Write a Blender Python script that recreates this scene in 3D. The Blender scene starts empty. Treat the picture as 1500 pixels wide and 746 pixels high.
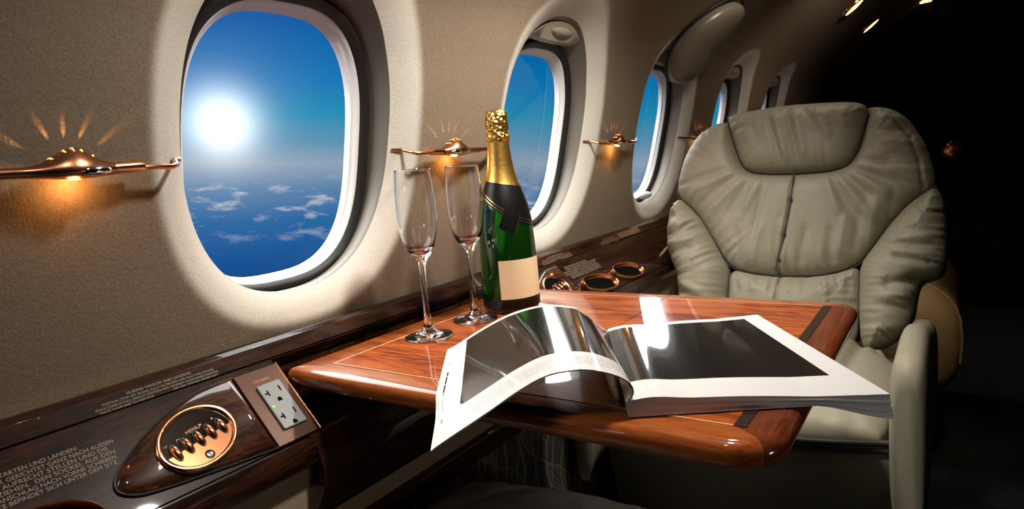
import bpy, bmesh, math, random
import numpy as np
from mathutils import Vector, Matrix

random.seed(7)
SC = bpy.context.scene
COL = SC.collection
PI = math.pi

# ------------------------------------------------------------------ helpers
def S(v, a, b):
    t = min(1.0, max(0.0, (v - a) / (b - a)))
    return t * t * (3 - 2 * t)

def lerp(a, b, t):
    return a + (b - a) * t

class MB:
    """collects geometry for ONE mesh object (world coordinates)"""
    def __init__(self):
        self.v, self.f, self.m, self.uv = [], [], [], None
    def add(self, vs, fs, mi=0):
        b = len(self.v)
        self.v += [tuple(map(float, p)) for p in vs]
        for f in fs:
            self.f.append(tuple(b + i for i in f))
            self.m.append(mi)
        return b
    def grid(self, rows, closed=False, mi=0, flip=False, loop=False):
        """rows: list of equal-length point lists"""
        n = len(rows[0])
        vs = [p for r in rows for p in r]
        fs = []
        R = len(rows)
        for i in range(R if loop else R - 1):
            i2 = (i + 1) % R
            for j in range(n if closed else n - 1):
                j2 = (j + 1) % n
                q = (i * n + j, i * n + j2, i2 * n + j2, i2 * n + j)
                fs.append(q[::-1] if flip else q)
        self.add(vs, fs, mi)
    def cap(self, ring, mi=0, flip=False):
        f = list(range(len(ring)))
        self.add(ring, [tuple(f[::-1] if flip else f)], mi)
    def fan(self, ring, c, mi=0, flip=False):
        n = len(ring)
        fs = [((j, (j + 1) % n, n)) for j in range(n)]
        if flip:
            fs = [f[::-1] for f in fs]
        self.add(list(ring) + [c], fs, mi)
    def lathe(self, prof, cx, cy, n=48, mi=0, z0=0.0):
        rows = []
        for r, z in prof:
            rows.append([(cx + r * math.cos(2 * PI * j / n), cy + r * math.sin(2 * PI * j / n), z0 + z) for j in range(n)])
        self.grid(rows, closed=True, mi=mi)
    def tube(self, path, r, n=12, mi=0, caps=True):
        path = [Vector(p) for p in path]
        rr = r if isinstance(r, (list, tuple)) else [r] * len(path)
        rows = []
        up = Vector((0, 0, 1))
        for i, p in enumerate(path):
            a = path[max(0, i - 1)]
            b = path[min(len(path) - 1, i + 1)]
            t = (b - a).normalized()
            u = up
            if abs(t.dot(u)) > 0.95:
                u = Vector((1, 0, 0))
            s = t.cross(u).normalized()
            w = s.cross(t).normalized()
            rows.append([tuple(p + (s * math.cos(2 * PI * j / n) + w * math.sin(2 * PI * j / n)) * rr[i]) for j in range(n)])
        self.grid(rows, closed=True, mi=mi)
        if caps:
            self.cap(rows[0], mi, True)
            self.cap(rows[-1], mi)
    def rbox(self, lo, hi, r=0.005, seg=3, mi=0, mat=None):
        bm = bmesh.new()
        bmesh.ops.create_cube(bm, size=1.0)
        for v in bm.verts:
            v.co = Vector([lerp(lo[k], hi[k], v.co[k] + 0.5) for k in range(3)])
        if r > 0:
            bmesh.ops.bevel(bm, geom=list(bm.edges), offset=r, segments=seg, profile=0.5, affect='EDGES')
        bmesh.ops.recalc_face_normals(bm, faces=bm.faces)
        bm.verts.index_update()
        vs = [v.co.copy() for v in bm.verts]
        if mat is not None:
            vs = [mat @ v for v in vs]
        self.add(vs, [tuple(v.index for v in f.verts) for f in bm.faces], mi)
        bm.free()
    def build(self, name, mats, parent=None, angle=35, recalc=False, uv=None, smooth=True):
        me = bpy.data.meshes.new(name)
        off = Vector((0, 0, 0))
        if parent is not None:
            p = parent
            while p is not None:
                off += p.location
                p = p.parent
        me.from_pydata([(v[0] - off.x, v[1] - off.y, v[2] - off.z) for v in self.v], [], self.f)
        if not isinstance(mats, (list, tuple)):
            mats = [mats]
        for m in mats:
            me.materials.append(m)
        me.polygons.foreach_set('material_index', self.m)
        bm = bmesh.new()
        bm.from_mesh(me)
        if uv is None:
            bmesh.ops.remove_doubles(bm, verts=bm.verts, dist=1e-6)
        if recalc:
            bmesh.ops.recalc_face_normals(bm, faces=bm.faces)
        bm.to_mesh(me)
        bm.free()
        if uv is not None:
            lay = me.uv_layers.new(name='UVMap')
            for l in me.loops:
                lay.data[l.index].uv = uv[l.vertex_index]
        if smooth:
            me.polygons.foreach_set('use_smooth', [True] * len(me.polygons))
            me.set_sharp_from_angle(angle=math.radians(angle))
        o = bpy.data.objects.new(name, me)
        COL.objects.link(o)
        if parent is not None:
            o.parent = parent
        return o

def empty(name, loc, label=None, cat=None, group=None, kind=None):
    o = bpy.data.objects.new(name, None)
    o.empty_display_size = 0.05
    o.location = loc
    COL.objects.link(o)
    tag(o, label, cat, group, kind)
    return o

def tag(o, label=None, cat=None, group=None, kind=None):
    if label: o['label'] = label
    if cat: o['category'] = cat
    if group: o['group'] = group
    if kind: o['kind'] = kind
    return o

def dup(o, parent=None):
    c = o.copy()
    COL.objects.link(c)
    c.parent = parent
    for ch in [x for x in bpy.data.objects if x.parent == o]:
        dup(ch, c)
    return c

# ------------------------------------------------------------------ materials
class NT:
    def __init__(self, name):
        self.m = bpy.data.materials.new(name)
        self.m.use_nodes = True
        self.t = self.m.node_tree
        self.b = self.t.nodes['Principled BSDF']
        self.out = self.t.nodes['Material Output']
    def n(self, typ, **kw):
        nd = self.t.nodes.new(typ)
        for k, v in kw.items():
            if k.startswith('i_'):
                key = k[2:]
                key = int(key) if key.isdigit() else key.replace('_', ' ')
                self.set(nd.inputs[key], v)
            else:
                setattr(nd, k, v)
        return nd
    def set(self, sock, v):
        if isinstance(v, bpy.types.NodeSocket):
            self.t.links.new(v, sock)
        else:
            sock.default_value = v
    def p(self, **kw):
        for k, v in kw.items():
            self.set(self.b.inputs[k.replace('_', ' ')], v)
        return self
    def math(self, op, a, b=None, c=None, clamp=False):
        nd = self.t.nodes.new('ShaderNodeMath')
        nd.operation = op
        nd.use_clamp = clamp
        self.set(nd.inputs[0], a)
        if b is not None: self.set(nd.inputs[1], b)
        if c is not None: self.set(nd.inputs[2], c)
        return nd.outputs[0]
    def mix(self, f, a, b):
        nd = self.t.nodes.new('ShaderNodeMix')
        nd.data_type = 'RGBA'
        self.set(nd.inputs[0], f)
        for s, v in ((nd.inputs[6], a), (nd.inputs[7], b)):
            if not isinstance(v, bpy.types.NodeSocket) and len(v) == 3:
                v = (*v, 1)
            self.set(s, v)
        return nd.outputs[2]
    def ramp(self, f, stops):
        nd = self.t.nodes.new('ShaderNodeValToRGB')
        els = nd.color_ramp.elements
        while len(els) < len(stops):
            els.new(0.5)
        for e, (pos, c) in zip(els, stops):
            e.position = pos
            e.color = (*c, 1) if len(c) == 3 else c
        self.set(nd.inputs[0], f)
        return nd.outputs[0]
    def obj(self, scale=(1, 1, 1), loc=(0, 0, 0), rot=(0, 0, 0), src='Object'):
        tc = self.t.nodes.new('ShaderNodeTexCoord')
        mp = self.t.nodes.new('ShaderNodeMapping')
        mp.inputs['Scale'].default_value = scale
        mp.inputs['Location'].default_value = loc
        mp.inputs['Rotation'].default_value = rot
        self.t.links.new(tc.outputs[src], mp.inputs[0])
        return mp.outputs[0]
    def noise(self, vec, scale=5, detail=3, rough=0.5, dist=0.0):
        nd = self.n('ShaderNodeTexNoise', i_Scale=scale, i_Detail=detail, i_Roughness=rough, i_Distortion=dist)
        self.t.links.new(vec, nd.inputs['Vector'])
        return nd.outputs[0]
    def bump(self, h, strength=0.3, dist=0.001):
        nd = self.n('ShaderNodeBump', i_Strength=strength, i_Distance=dist)
        self.t.links.new(h, nd.inputs['Height'])
        self.t.links.new(nd.outputs[0], self.b.inputs['Normal'])
        return nd.outputs[0]

def simple(name, col, rough=0.5, metal=0.0, **kw):
    a = NT(name)
    a.p(Base_Color=(*col, 1), Roughness=rough, Metallic=metal, **kw)
    return a.m

def wood(name, cols, stretch, scale=1.0, rough=0.12, coat=1.0, fine=0.5, ior=1.5):
    """lacquered veneer; stretch = coordinate scales (small along the grain)"""
    a = NT(name)
    v = a.obj(scale=stretch)
    n1 = a.noise(v, 6 * scale, 6, 0.6, 0.6)
    n2 = a.noise(v, 34 * scale, 4, 0.6, 0.2)
    f = a.math('ADD', a.math('MULTIPLY', n1, 1 - fine), a.math('MULTIPLY', n2, fine))
    c = a.ramp(f, [(0.36, cols[0]), (0.47, cols[1]), (0.56, cols[2]), (0.66, cols[1])])
    a.p(Base_Color=c, Roughness=rough + 0.2, Specular_IOR_Level=.08, Coat_Weight=coat, Coat_Roughness=0.03, Coat_IOR=ior)
    return a.m

M = {}
# dark ledge walnut, grain along the cabin
M['walnut'] = wood('dark_walnut', [(.003, .0013, .0009), (.014, .0048, .0028), (.036, .012, .006)], (9, 1.2, 9), 1.0, fine=.45, ior=1.36)
M['walnut_door'] = wood('dark_walnut_door', [(.008, .003, .002), (.022, .008, .005), (.04, .014, .008)], (9, 1.2, 9), 1.0, fine=.45)
M['panel_wood'] = wood('red_walnut', [(.006, .002, .0012), (.026, .008, .0036), (.07, .022, .009)], (10, 1.6, 10), 1.0, fine=.5)
M['table_top'] = wood('table_veneer', [(.040, .005, .0015), (.24, .040, .008), (.46, .105, .020)], (1.1, 10, 10), 1.1, fine=.40, ior=1.46)
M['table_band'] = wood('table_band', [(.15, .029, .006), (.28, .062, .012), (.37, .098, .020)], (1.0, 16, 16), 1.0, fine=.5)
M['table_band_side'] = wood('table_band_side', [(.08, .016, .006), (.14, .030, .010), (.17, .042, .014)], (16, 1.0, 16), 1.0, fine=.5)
M['inlay'] = simple('inlay_dark', (.022, .008, .004), .35)
M['inlay_highlight'] = simple('inlay_highlight', (.78, .46, .24), .15, Coat_Weight=1.0)  # inlay lines coloured pale to imitate their highlight
M['black'] = simple('black_void', (.003, .003, .003), .7, Specular_IOR_Level=.05)
M['rubber'] = simple('black_rubber', (.006, .006, .006), .55)
M['copper'] = simple('copper', (.78, .36, .19), .22, 1.0)
M['copper_dark'] = simple('aged_copper', (.50, .22, .11), .26, 1.0)
M['copper_brushed'] = simple('brushed_copper', (.25, .10, .045), .24, 1.0)
M['chrome'] = simple('chrome', (.8, .72, .66), .1, 1.0)
M['glossblack'] = simple('gloss_black', (.006, .005, .005), .05, Coat_Weight=1.0)
M['outlet_grey'] = simple('outlet_plastic', (.19, .20, .20), .4)
M['outlet_plate'] = simple('bronze_plate', (.055, .019, .008), .35, .5)
M['white_frame'] = simple('white_plastic', (.78, .79, .80), .35)
M['reveal'] = simple('taupe_plastic', (.15, .132, .108), .4)
M['shade'] = simple('shade_plastic', (.34, .29, .22), .35)
M['pod'] = simple('beige_plastic', (.25, .22, .18), .3)
M['beige_panel'] = simple('beige_leather_panel', (.33, .25, .17), .5)
M['silk'] = simple('silkscreen', (.27, .22, .175), .6)
M['silk_copper'] = simple('copper_print', (.55, .26, .14), .5)
M['carpet'] = simple('dark_carpet', (.005, .0045, .004), .9)
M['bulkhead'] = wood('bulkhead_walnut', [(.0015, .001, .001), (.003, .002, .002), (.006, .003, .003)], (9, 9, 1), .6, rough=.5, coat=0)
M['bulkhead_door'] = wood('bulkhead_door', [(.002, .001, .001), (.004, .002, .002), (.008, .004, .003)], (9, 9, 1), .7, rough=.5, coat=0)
M['steel'] = simple('dark_steel', (.10, .09, .08), .4, 1.0)

def emit(name, col, s):
    a = NT(name)
    a.p(Base_Color=(*col, 1), Emission_Color=(*col, 1), Emission_Strength=s)
    return a.m
M['lamp_warm'] = emit('lamp_filament', (1.0, .45, .12), 4.0)
M['lamp_soft'] = emit('downlight_diffuser', (1.0, .62, .28), 2.0)
M['led_green'] = emit('green_led', (.15, 1.0, .05), 1.2)

# cabin liner: woven vinyl with its moulded surround painted paler to imitate light on it (vertex attribute 'surround')
a = NT('liner_vinyl')
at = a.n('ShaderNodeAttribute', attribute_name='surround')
v = a.obj()
w1 = a.noise(v, 330, 3, 0.65)
w2 = a.noise(v, 5, 3, 0.5)
tan = a.mix(w2, (.40, .30, .205), (.44, .335, .235))
tan = a.mix(a.math('MULTIPLY', a.math('SUBTRACT', w1, 0.35), 1.1, clamp=True), (.20, .15, .105), tan)
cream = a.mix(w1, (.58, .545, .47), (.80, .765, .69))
sep = a.n('ShaderNodeSeparateXYZ')
a.t.links.new(a.obj(), sep.inputs[0])
j1 = a.math('LESS_THAN', a.math('ABSOLUTE', a.math('SUBTRACT', sep.outputs[1], 1.487)), .0012)
j2 = a.math('LESS_THAN', sep.outputs[2], .965)
jj = a.math('MULTIPLY', a.math('MULTIPLY', j1, j2), .55)
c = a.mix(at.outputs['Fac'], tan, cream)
c = a.mix(jj, c, (.10, .07, .05))
a.p(Base_Color=c, Roughness=.75)
a.bump(w1, .55, .0012)
M['liner'] = a.m

# leather
def leather(name, col, col2, rough=.5):
    a = NT(name)
    v = a.obj()
    n = a.noise(v, 6, 3)
    g = a.n('ShaderNodeTexVoronoi', i_Scale=520.0)
    a.t.links.new(v, g.inputs['Vector'])
    n2 = a.noise(v, 60, 4, .6)
    c = a.mix(n, col, col2)
    h = a.math('ADD', a.math('MULTIPLY', g.outputs[0], .35), a.math('MULTIPLY', n2, .8))
    a.p(Base_Color=c, Roughness=a.math('MULTIPLY_ADD', n2, .14, rough - .07), Specular_IOR_Level=.32)
    a.bump(h, .25, .0012)
    return a.m
M['leather'] = leather('sage_leather', (.285, .265, .195), (.335, .31, .235))
M['leather_seam'] = simple('seam_leather', (.03, .028, .02), .6)
M['leather_tan'] = leather('tan_leather', (.36, .26, .14), (.42, .31, .18))
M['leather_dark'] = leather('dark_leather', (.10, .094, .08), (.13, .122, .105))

# dado fabric with woven leaves and tendrils
a = NT('leaf_fabric')
v = a.obj(rot=(0, 0, 0))
sp = a.n('ShaderNodeSeparateXYZ')
a.t.links.new(v, sp.inputs[0])
Y, Z = sp.outputs[1], sp.outputs[2]
wob = a.noise(v, 9, 2)
Yb = a.math('ADD', Y, a.math('MULTIPLY', wob, .035))
tot = None
def leafset(P, L, A, ph, lo, skew):
    """opposed sine strings in repeats of width P: they close into leaves"""
    global tot
    y = a.math('ADD', Yb, a.math('MULTIPLY', Z, skew))
    idx = a.math('FLOOR', a.math('DIVIDE', y, P))
    fr = a.math('SUBTRACT', a.math('MULTIPLY', a.math('SUBTRACT', a.math('DIVIDE', y, P), idx), P), P / 2)
    sn = a.math('SINE', a.math('ADD', a.math('MULTIPLY', Z, 2 * PI / L), a.math('MULTIPLY', idx, ph)))
    for k, wd in lo:
        d = a.math('ABSOLUTE', a.math('SUBTRACT', fr, a.math('MULTIPLY', sn, A * k)))
        ln = a.math('SUBTRACT', 1.0, a.math('DIVIDE', d, wd), clamp=True)
        tot = ln if tot is None else a.math('MAXIMUM', tot, ln)
leafset(.11, .20, .029, 2.1, [(1, .0034), (-1, .0034), (.62, .002), (-.62, .002), (.28, .0018), (-.28, .0018)], .75)
leafset(.055, .31, .017, 1.3, [(1, .0034), (-.5, .0028)], -.12)
c = a.mix(tot, (.042, .039, .033), (.19, .178, .152))
a.p(Base_Color=c, Roughness=.8)
M['fabric'] = a.m

# glass
a = NT('pane_glass')
tr = a.n('ShaderNodeBsdfTransparent')
gl = a.n('ShaderNodeBsdfGlossy', i_Roughness=0.02)
fr = a.n('ShaderNodeFresnel', i_IOR=1.35)
mx = a.n('ShaderNodeMixShader')
a.t.links.new(a.math('MULTIPLY', fr.outputs[0], .12), mx.inputs[0])
a.t.links.new(tr.outputs[0], mx.inputs[1])
a.t.links.new(gl.outputs[0], mx.inputs[2])
a.t.links.new(mx.outputs[0], a.out.inputs[0])
M['pane'] = a.m
M['crystal'] = simple('crystal_glass', (1, 1, 1), 0.0, Transmission_Weight=1.0, IOR=1.5)
M['bottle_glass'] = simple('green_bottle_glass', (.014, .13, .014), 0.02, Transmission_Weight=.88, IOR=1.5, Coat_Weight=.6)
a = NT('gold_foil')
v = a.obj()
n = a.noise(v, 160, 4, .7)
a.p(Base_Color=a.mix(n, (.62, .33, .06), (.86, .55, .16)), Metallic=1.0, Roughness=.36)
a.bump(n, .35, .0012)
M['gold'] = a.m
a = NT('gold_foil_crumpled')
v = a.obj()
vo = a.n('ShaderNodeTexVoronoi', i_Scale=170.0)
a.t.links.new(v, vo.inputs['Vector'])
a.p(Base_Color=(.80, .48, .13, 1), Metallic=1.0, Roughness=.3)
a.bump(vo.outputs[0], .8, .003)
M['gold_cap'] = a.m
M['gold_line'] = simple('gold_print', (.85, .60, .24), .3, 1.0)
M['black_foil'] = simple('black_foil', (.004, .0045, .004), .35, Specular_IOR_Level=.3)
M['label'] = simple('cream_label', (.80, .66, .42), .5)

# printed magazine pages: u from spine to fore edge, v from near to far edge
def page(name, u0, u1, v0, v1, text=None, bars=False, black=(.008, .0075, .0075), white=(.80, .79, .80)):
    a = NT(name)
    uvn = a.n('ShaderNodeUVMap')
    sp = a.n('ShaderNodeSeparateXYZ')
    a.t.links.new(uvn.outputs[0], sp.inputs[0])
    U, V = sp.outputs[0], sp.outputs[1]
    def inside(x, lo, hi):
        return a.math('MULTIPLY', a.math('GREATER_THAN', x, lo), a.math('LESS_THAN', x, hi))
    m = a.math('MULTIPLY', inside(U, u0, u1), inside(V, v0, v1))
    c = a.mix(m, white, black)
    if text:
        tu0, tu1, tv0, tv1 = text
        cmb = a.n('ShaderNodeCombineXYZ')
        a.t.links.new(a.math('MULTIPLY', U, 110.0), cmb.inputs[0])
        rows = a.math('MULTIPLY', V, 62.0)
        a.t.links.new(a.math('FLOOR', rows), cmb.inputs[1])
        wn = a.noise(cmb.outputs[0], 1.0, 1)
        wordm = a.math('GREATER_THAN', wn, .46)
        rl = a.math('LESS_THAN', a.math('FRACT', rows), .42)
        t = a.math('MULTIPLY', a.math('MULTIPLY', wordm, rl), a.math('MULTIPLY', inside(U, tu0, tu1), inside(V, tv0, tv1)))
        c = a.mix(a.math('MULTIPLY', t, .55), c, (.18, .18, .19))
    if bars:
        bm_ = a.math('MULTIPLY', inside(U, .957, .966), inside(V, .17, .62))
        gaps = a.math('GREATER_THAN', a.math('FRACT', a.math('MULTIPLY', V, 9.0)), .10)
        c = a.mix(a.math('MULTIPLY', bm_, gaps), c, (.02, .02, .03))
        b2 = a.math('MULTIPLY', inside(U, .945, .975), inside(V, .70, .78))
        g2 = a.math('GREATER_THAN', a.math('FRACT', a.math('MULTIPLY', V, 40.0)), .7)
        c = a.mix(a.math('MULTIPLY', b2, g2), c, (.3, .3, .32))
    a.p(Base_Color=c, Roughness=.22, Coat_Weight=1.0, Coat_Roughness=.05, Coat_IOR=1.5, Specular_IOR_Level=.15)
    return a.m
M['page_r'] = page('printed_page_right', -.1, .885, .185, .955)
M['page_l'] = page('printed_page_left', -.1, .865, .215, .965, text=(.03, .80, .055, .165), bars=True)
M['page_b'] = page('printed_page_back', .06, 1.1, .02, .98)
a = NT('paper_edges')
v = a.obj(scale=(2, 2, 1))
st = a.noise(a.obj(scale=(1, 1, 900)), 1.5, 2)
a.p(Base_Color=a.mix(st, (.22, .22, .24), (.72, .75, .80)), Roughness=.6)
M['paper_edges'] = a.m

# ------------------------------------------------------------------ cabin section
PROF = [(.60, -.785), (.70, -.760), (.80, -.735), (.95, -.700), (1.05, -.675), (1.12, -.656), (1.20, -.622), (1.274, -.553),
        (1.35, -.455), (1.435, -.340), (1.515, -.218), (1.563, -.130), (1.62, .05), (1.65, .31)]
def xw(z):
    """x of the inner face of the cabin liner at height z (Catmull-Rom through the section)"""
    zs = [p[0] for p in PROF]
    i = max(0, min(len(PROF) - 2, next((k for k in range(len(PROF) - 1) if z <= zs[k + 1]), len(PROF) - 2)))
    z0, x0 = PROF[i]; z1, x1 = PROF[i + 1]
    def sl(k):
        k0, k1 = max(0, k - 1), min(len(PROF) - 1, k + 1)
        return (PROF[k1][1] - PROF[k0][1]) / (PROF[k1][0] - PROF[k0][0])
    h = z1 - z0
    t = (z - z0) / h
    m0, m1 = sl(i) * h, sl(i + 1) * h
    if i + 1 == len(PROF) - 1: m1 = (x1 - x0)
    return (2*t**3-3*t**2+1)*x0 + (t**3-2*t**2+t)*m0 + (-2*t**3+3*t**2)*x1 + (t**3-t**2)*m1

W_PITCH = .6245
W_Y = [.566 + W_PITCH * k for k in range(-2, 5)]
LIP = (.163, .214, .993)        # half width, half height, centre height of the liner opening
PANE = (.135, .177, .974)
NSE = 2.35
NPANE = 2.9
HALF = W_PITCH / 2
ZLO, ZHI = .70, 1.30
Y_END, Y_START = 4.04, -1.45
XM = .31                         # centre line of the cabin

def se(phi, a, b, n=NSE):
    c, s = math.cos(phi), math.sin(phi)
    return (a * math.copysign(abs(c) ** (2 / n), c), b * math.copysign(abs(s) ** (2 / n), s))

NZ, NY = 30, 26
zcol = [lerp(ZLO, ZHI, k / NZ) for k in range(NZ + 1)]
ycol = [lerp(-HALF, HALF, k / NY) for k in range(NY + 1)]
border = ([(HALF, z) for z in zcol] + [(y, ZHI) for y in ycol[::-1][1:]] +
          [(-HALF, z) for z in zcol[::-1][1:]] + [(y, ZLO) for y in ycol[1:-1]])

OPEN_RIGHT = ()
def liner_side(name, mirror):
    mb = MB()
    sur = []
    def mx(p):
        return (2 * XM - p[0], p[1], p[2]) if mirror else p
    a0, b0, zc = LIP
    offs = [0, .004, .010, .018, .026, .034, .038, .042, .046, .050, .054]
    for iw, yc in enumerate(W_Y):
        rows, vals = [], []
        for k, r in enumerate(offs):
            row = []
            for (by, bz) in border:
                # angle parameter whose superellipse point lies towards the border point
                ang = math.atan2((bz - zc) / b0, by / a0)
                c, s = abs(math.cos(ang)), abs(math.sin(ang))
                rad = (c ** NSE + s ** NSE) ** (-1 / NSE)
                py, pz = (a0 + r) * rad * math.cos(ang), (b0 + r) * rad * math.sin(ang)
                t = r / .050
                dep = .026 * max(0.0, 1 - t) ** 1.7 if t < 1 else 0
                row.append(mx((xw(zc + pz) - dep, yc + py, zc + pz)))
            rows.append(row)
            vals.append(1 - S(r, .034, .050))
        last = rows[-1]
        for q in (.25, .5, .75, 1.0):
            row = []
            for (by, bz), pt in zip(border, last):
                yy = lerp(pt[1], yc + by, q); zz = lerp(pt[2], bz, q)
                row.append(mx((xw(zz), yy, zz)))
            rows.append(row)
            vals.append(0.0)
        if mirror and iw not in OPEN_RIGHT:          # added cap, keeps daylight out of this unseen side
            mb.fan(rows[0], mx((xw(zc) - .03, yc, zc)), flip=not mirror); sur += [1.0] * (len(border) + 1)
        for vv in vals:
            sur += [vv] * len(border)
        mb.grid(rows, closed=True, flip=mirror)
    # above the windows up to the crown, and the blank ends
    zup = [ZHI] + [z for z in np.linspace(ZHI, 1.65, 22)[1:]]
    ys = []
    for yc in W_Y:
        ys += [yc + y for y in (ycol if yc == W_Y[0] else ycol[1:])]
    ya = list(np.linspace(Y_START, ys[0], 8)[:-1])
    yb = list(np.linspace(ys[-1], Y_END, 8)[1:])
    rows = [[mx((xw(z), y, z)) for y in ya + ys + yb] for z in zup]
    mb.grid(rows, flip=mirror); sur += [0.0] * (len(rows) * len(rows[0]))
    for yy in (ya + [ys[0]], [ys[-1]] + yb):
        rows = [[mx((xw(z), y, z)) for y in yy] for z in zcol]
        mb.grid(rows, flip=mirror); sur += [0.0] * (len(rows) * len(rows[0]))
    # remove_doubles would lose the attribute order, so it is written through a bmesh layer
    me = bpy.data.meshes.new(name)
    me.from_pydata(mb.v, [], mb.f)
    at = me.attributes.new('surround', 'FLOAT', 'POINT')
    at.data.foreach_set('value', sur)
    bm = bmesh.new(); bm.from_mesh(me)
    bmesh.ops.remove_doubles(bm, verts=bm.verts, dist=1e-5)
    bmesh.ops.recalc_face_normals(bm, faces=bm.faces)
    bm.to_mesh(me); bm.free()
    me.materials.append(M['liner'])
    me.polygons.foreach_set('use_smooth', [True] * len(me.polygons))
    o = bpy.data.objects.new(name, me)
    COL.objects.link(o)
    o['kind'] = 'structure'
    o['label'] = 'curved tan vinyl cabin side with moulded window surrounds painted paler as if lit' if not mirror else 'opposite curved cabin side'
    return o

liner_side('wall_left', False)
liner_side('wall_right', True)
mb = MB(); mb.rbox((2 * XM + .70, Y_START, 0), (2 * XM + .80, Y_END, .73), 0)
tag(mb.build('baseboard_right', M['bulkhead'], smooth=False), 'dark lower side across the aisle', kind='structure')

mb = MB(); mb.rbox((-1.0, Y_START, -.05), (1.6, Y_END + .1, 0), 0)
tag(mb.build('floor', M['carpet']), 'dark carpeted cabin floor', kind='structure')
mb = MB()
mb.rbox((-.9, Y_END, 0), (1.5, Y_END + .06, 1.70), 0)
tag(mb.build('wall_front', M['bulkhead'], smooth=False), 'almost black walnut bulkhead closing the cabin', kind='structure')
mb = MB(); mb.rbox((-.9, Y_START - .06, 0), (1.5, Y_START, 1.70), 0)
tag(mb.build('wall_rear', M['bulkhead'], smooth=False), 'dark rear bulkhead', kind='structure')

# bulkhead door with its knob
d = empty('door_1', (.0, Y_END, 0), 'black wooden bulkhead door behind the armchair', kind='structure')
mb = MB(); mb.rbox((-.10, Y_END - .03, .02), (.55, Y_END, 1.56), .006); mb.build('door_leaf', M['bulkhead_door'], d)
mb = MB(); mb.rbox((-.135, Y_END - .045, .0), (-.102, Y_END, 1.60), .004)
mb.rbox((.552, Y_END - .045, .0), (.585, Y_END, 1.60), .004)
mb.rbox((-.135, Y_END - .045, 1.562), (.585, Y_END, 1.60), .004); mb.build('door_frame', M['bulkhead_door'], d)
mb = MB()
kx, kz = -.024, .80
prof = [(.0, .0), (.020, .0), (.021, .006), (.013, .012), (.011, .022), (.022, .030), (.032, .042), (.034, .052), (.028, .062), (.014, .067), (.0, .068)]
rows = [[(kx + 1.5 * r * math.cos(2*PI*j/28), Y_END - .03 - h, kz + 1.5 * r * math.sin(2*PI*j/28)) for j in range(28)] for r, h in prof]
mb.grid(rows, closed=True)
mb.build('door_knob', M['copper'], d, recalc=True)

# ------------------------------------------------------------------ windows
def ring(yc, half, zc, depth, n=88, m=NSE):
    out = []
    for k in range(n):
        y, z = se(2 * PI * k / n, half[0], half[1], m)
        out.append((xw(zc + z) - depth, yc + y, zc + z))
    return out

def make_window(yc, k):
    w = empty('window_%d' % k, (xw(.974) - .085, yc, .974), kind='structure')
    zl = LIP[2]; zp = PANE[2]
    def pr(off, dep):
        return ring(yc, (PANE[0] + off, PANE[1] + off), zp, dep, m=NPANE - max(0, off) * 10)
    # deep taupe reveal from the liner lip down to the gasket
    mb = MB()
    g = pr(.022, .066)
    l = ring(yc, LIP[:2], zl, .026)
    l2 = ring(yc, (LIP[0] - .002, LIP[1] - .002), zl, .030)
    l0 = ring(yc, (LIP[0] + .003, LIP[1] + .003), zl, .027)
    mid = [tuple(lerp(l2[i][c], g[i][c], .55) + (-.006 if c == 0 else 0) for c in range(3)) for i in range(len(g))]
    mb.grid([l0, l, l2, mid, g, pr(.020, .078)], closed=True)
    mb.build('reveal', M['reveal'], w, angle=60)
    mb = MB()
    mb.grid([pr(.024, .070), pr(.022, .062), pr(.016, .0565), pr(.009, .059), pr(.005, .068)], closed=True)
    mb.build('gasket', M['rubber'], w, angle=60)
    mb = MB()
    mb.grid([pr(.008, .070), pr(.0055, .0665), pr(.0035, .0675), pr(.001, .072), pr(-.001, .076), pr(-.003, .077), pr(-.004, .088)], closed=True)
    mb.build('frame', M['white_frame'], w, angle=50)
    mb = MB()
    rows = [[(xw(zp + (PANE[1] + .002) * t * q[1]) - .0805, yc + (PANE[0] + .002) * t * q[0], zp + (PANE[1] + .002) * t * q[1]) for q in (se(2 * PI * k_ / 88, 1, 1, NPANE) for k_ in range(88))] for t in (1, .85, .7, .55, .4, .25, .1, .02)]
    mb.grid(rows, closed=True); mb.cap(rows[-1])
    mb.build('pane', M['pane'], w, recalc=True)
    if k >= 0:
        # stowed shade: slab across the head of the reveal with a lens-shaped pull
        mb = MB()
        top = [q for q in ring(yc, (PANE[0] + .023, PANE[1] + .033), zl - .004, .046, 160) if q[2] > 1.172]
        top.sort(key=lambda q: q[1])
        rows = []
        for q in top:
            rows.append([(xw(1.165) - .048, q[1], 1.163 + .010 * ((q[1] - yc) / .13) ** 2), (xw(1.165) - .036, q[1], 1.166 + .010 * ((q[1] - yc) / .13) ** 2),
                         (xw(q[2]) - .030, q[1], max(q[2], 1.172)), (xw(q[2]) - .052, q[1], max(q[2], 1.172) + .004)])
        mb.grid(rows)
        sh = mb.build('window_shade', M['shade'], w, recalc=True)
        lens(sh, yc + .01, 1.186, .052, .012, xw(1.186) - .034, M['pod'])
    return w

def lens(parent, yc, zc, hy, hz, x, mat, bul=.010):
    mb = MB()
    rows = []
    for t in (1.0, .9, .7, .45, .2, .02):
        rr = []
        for j in range(36):
            y, z = se(2 * PI * j / 36, hy * t, hz * t, 1.8)
            rr.append((x - .004 + bul * math.sqrt(max(0, 1 - t * t)), yc + y, zc + z + .12 * 0))
        rows.append(rr)
    mb.grid(rows, closed=True)
    mb.build('pull_handle', mat, parent, recalc=True)

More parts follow.
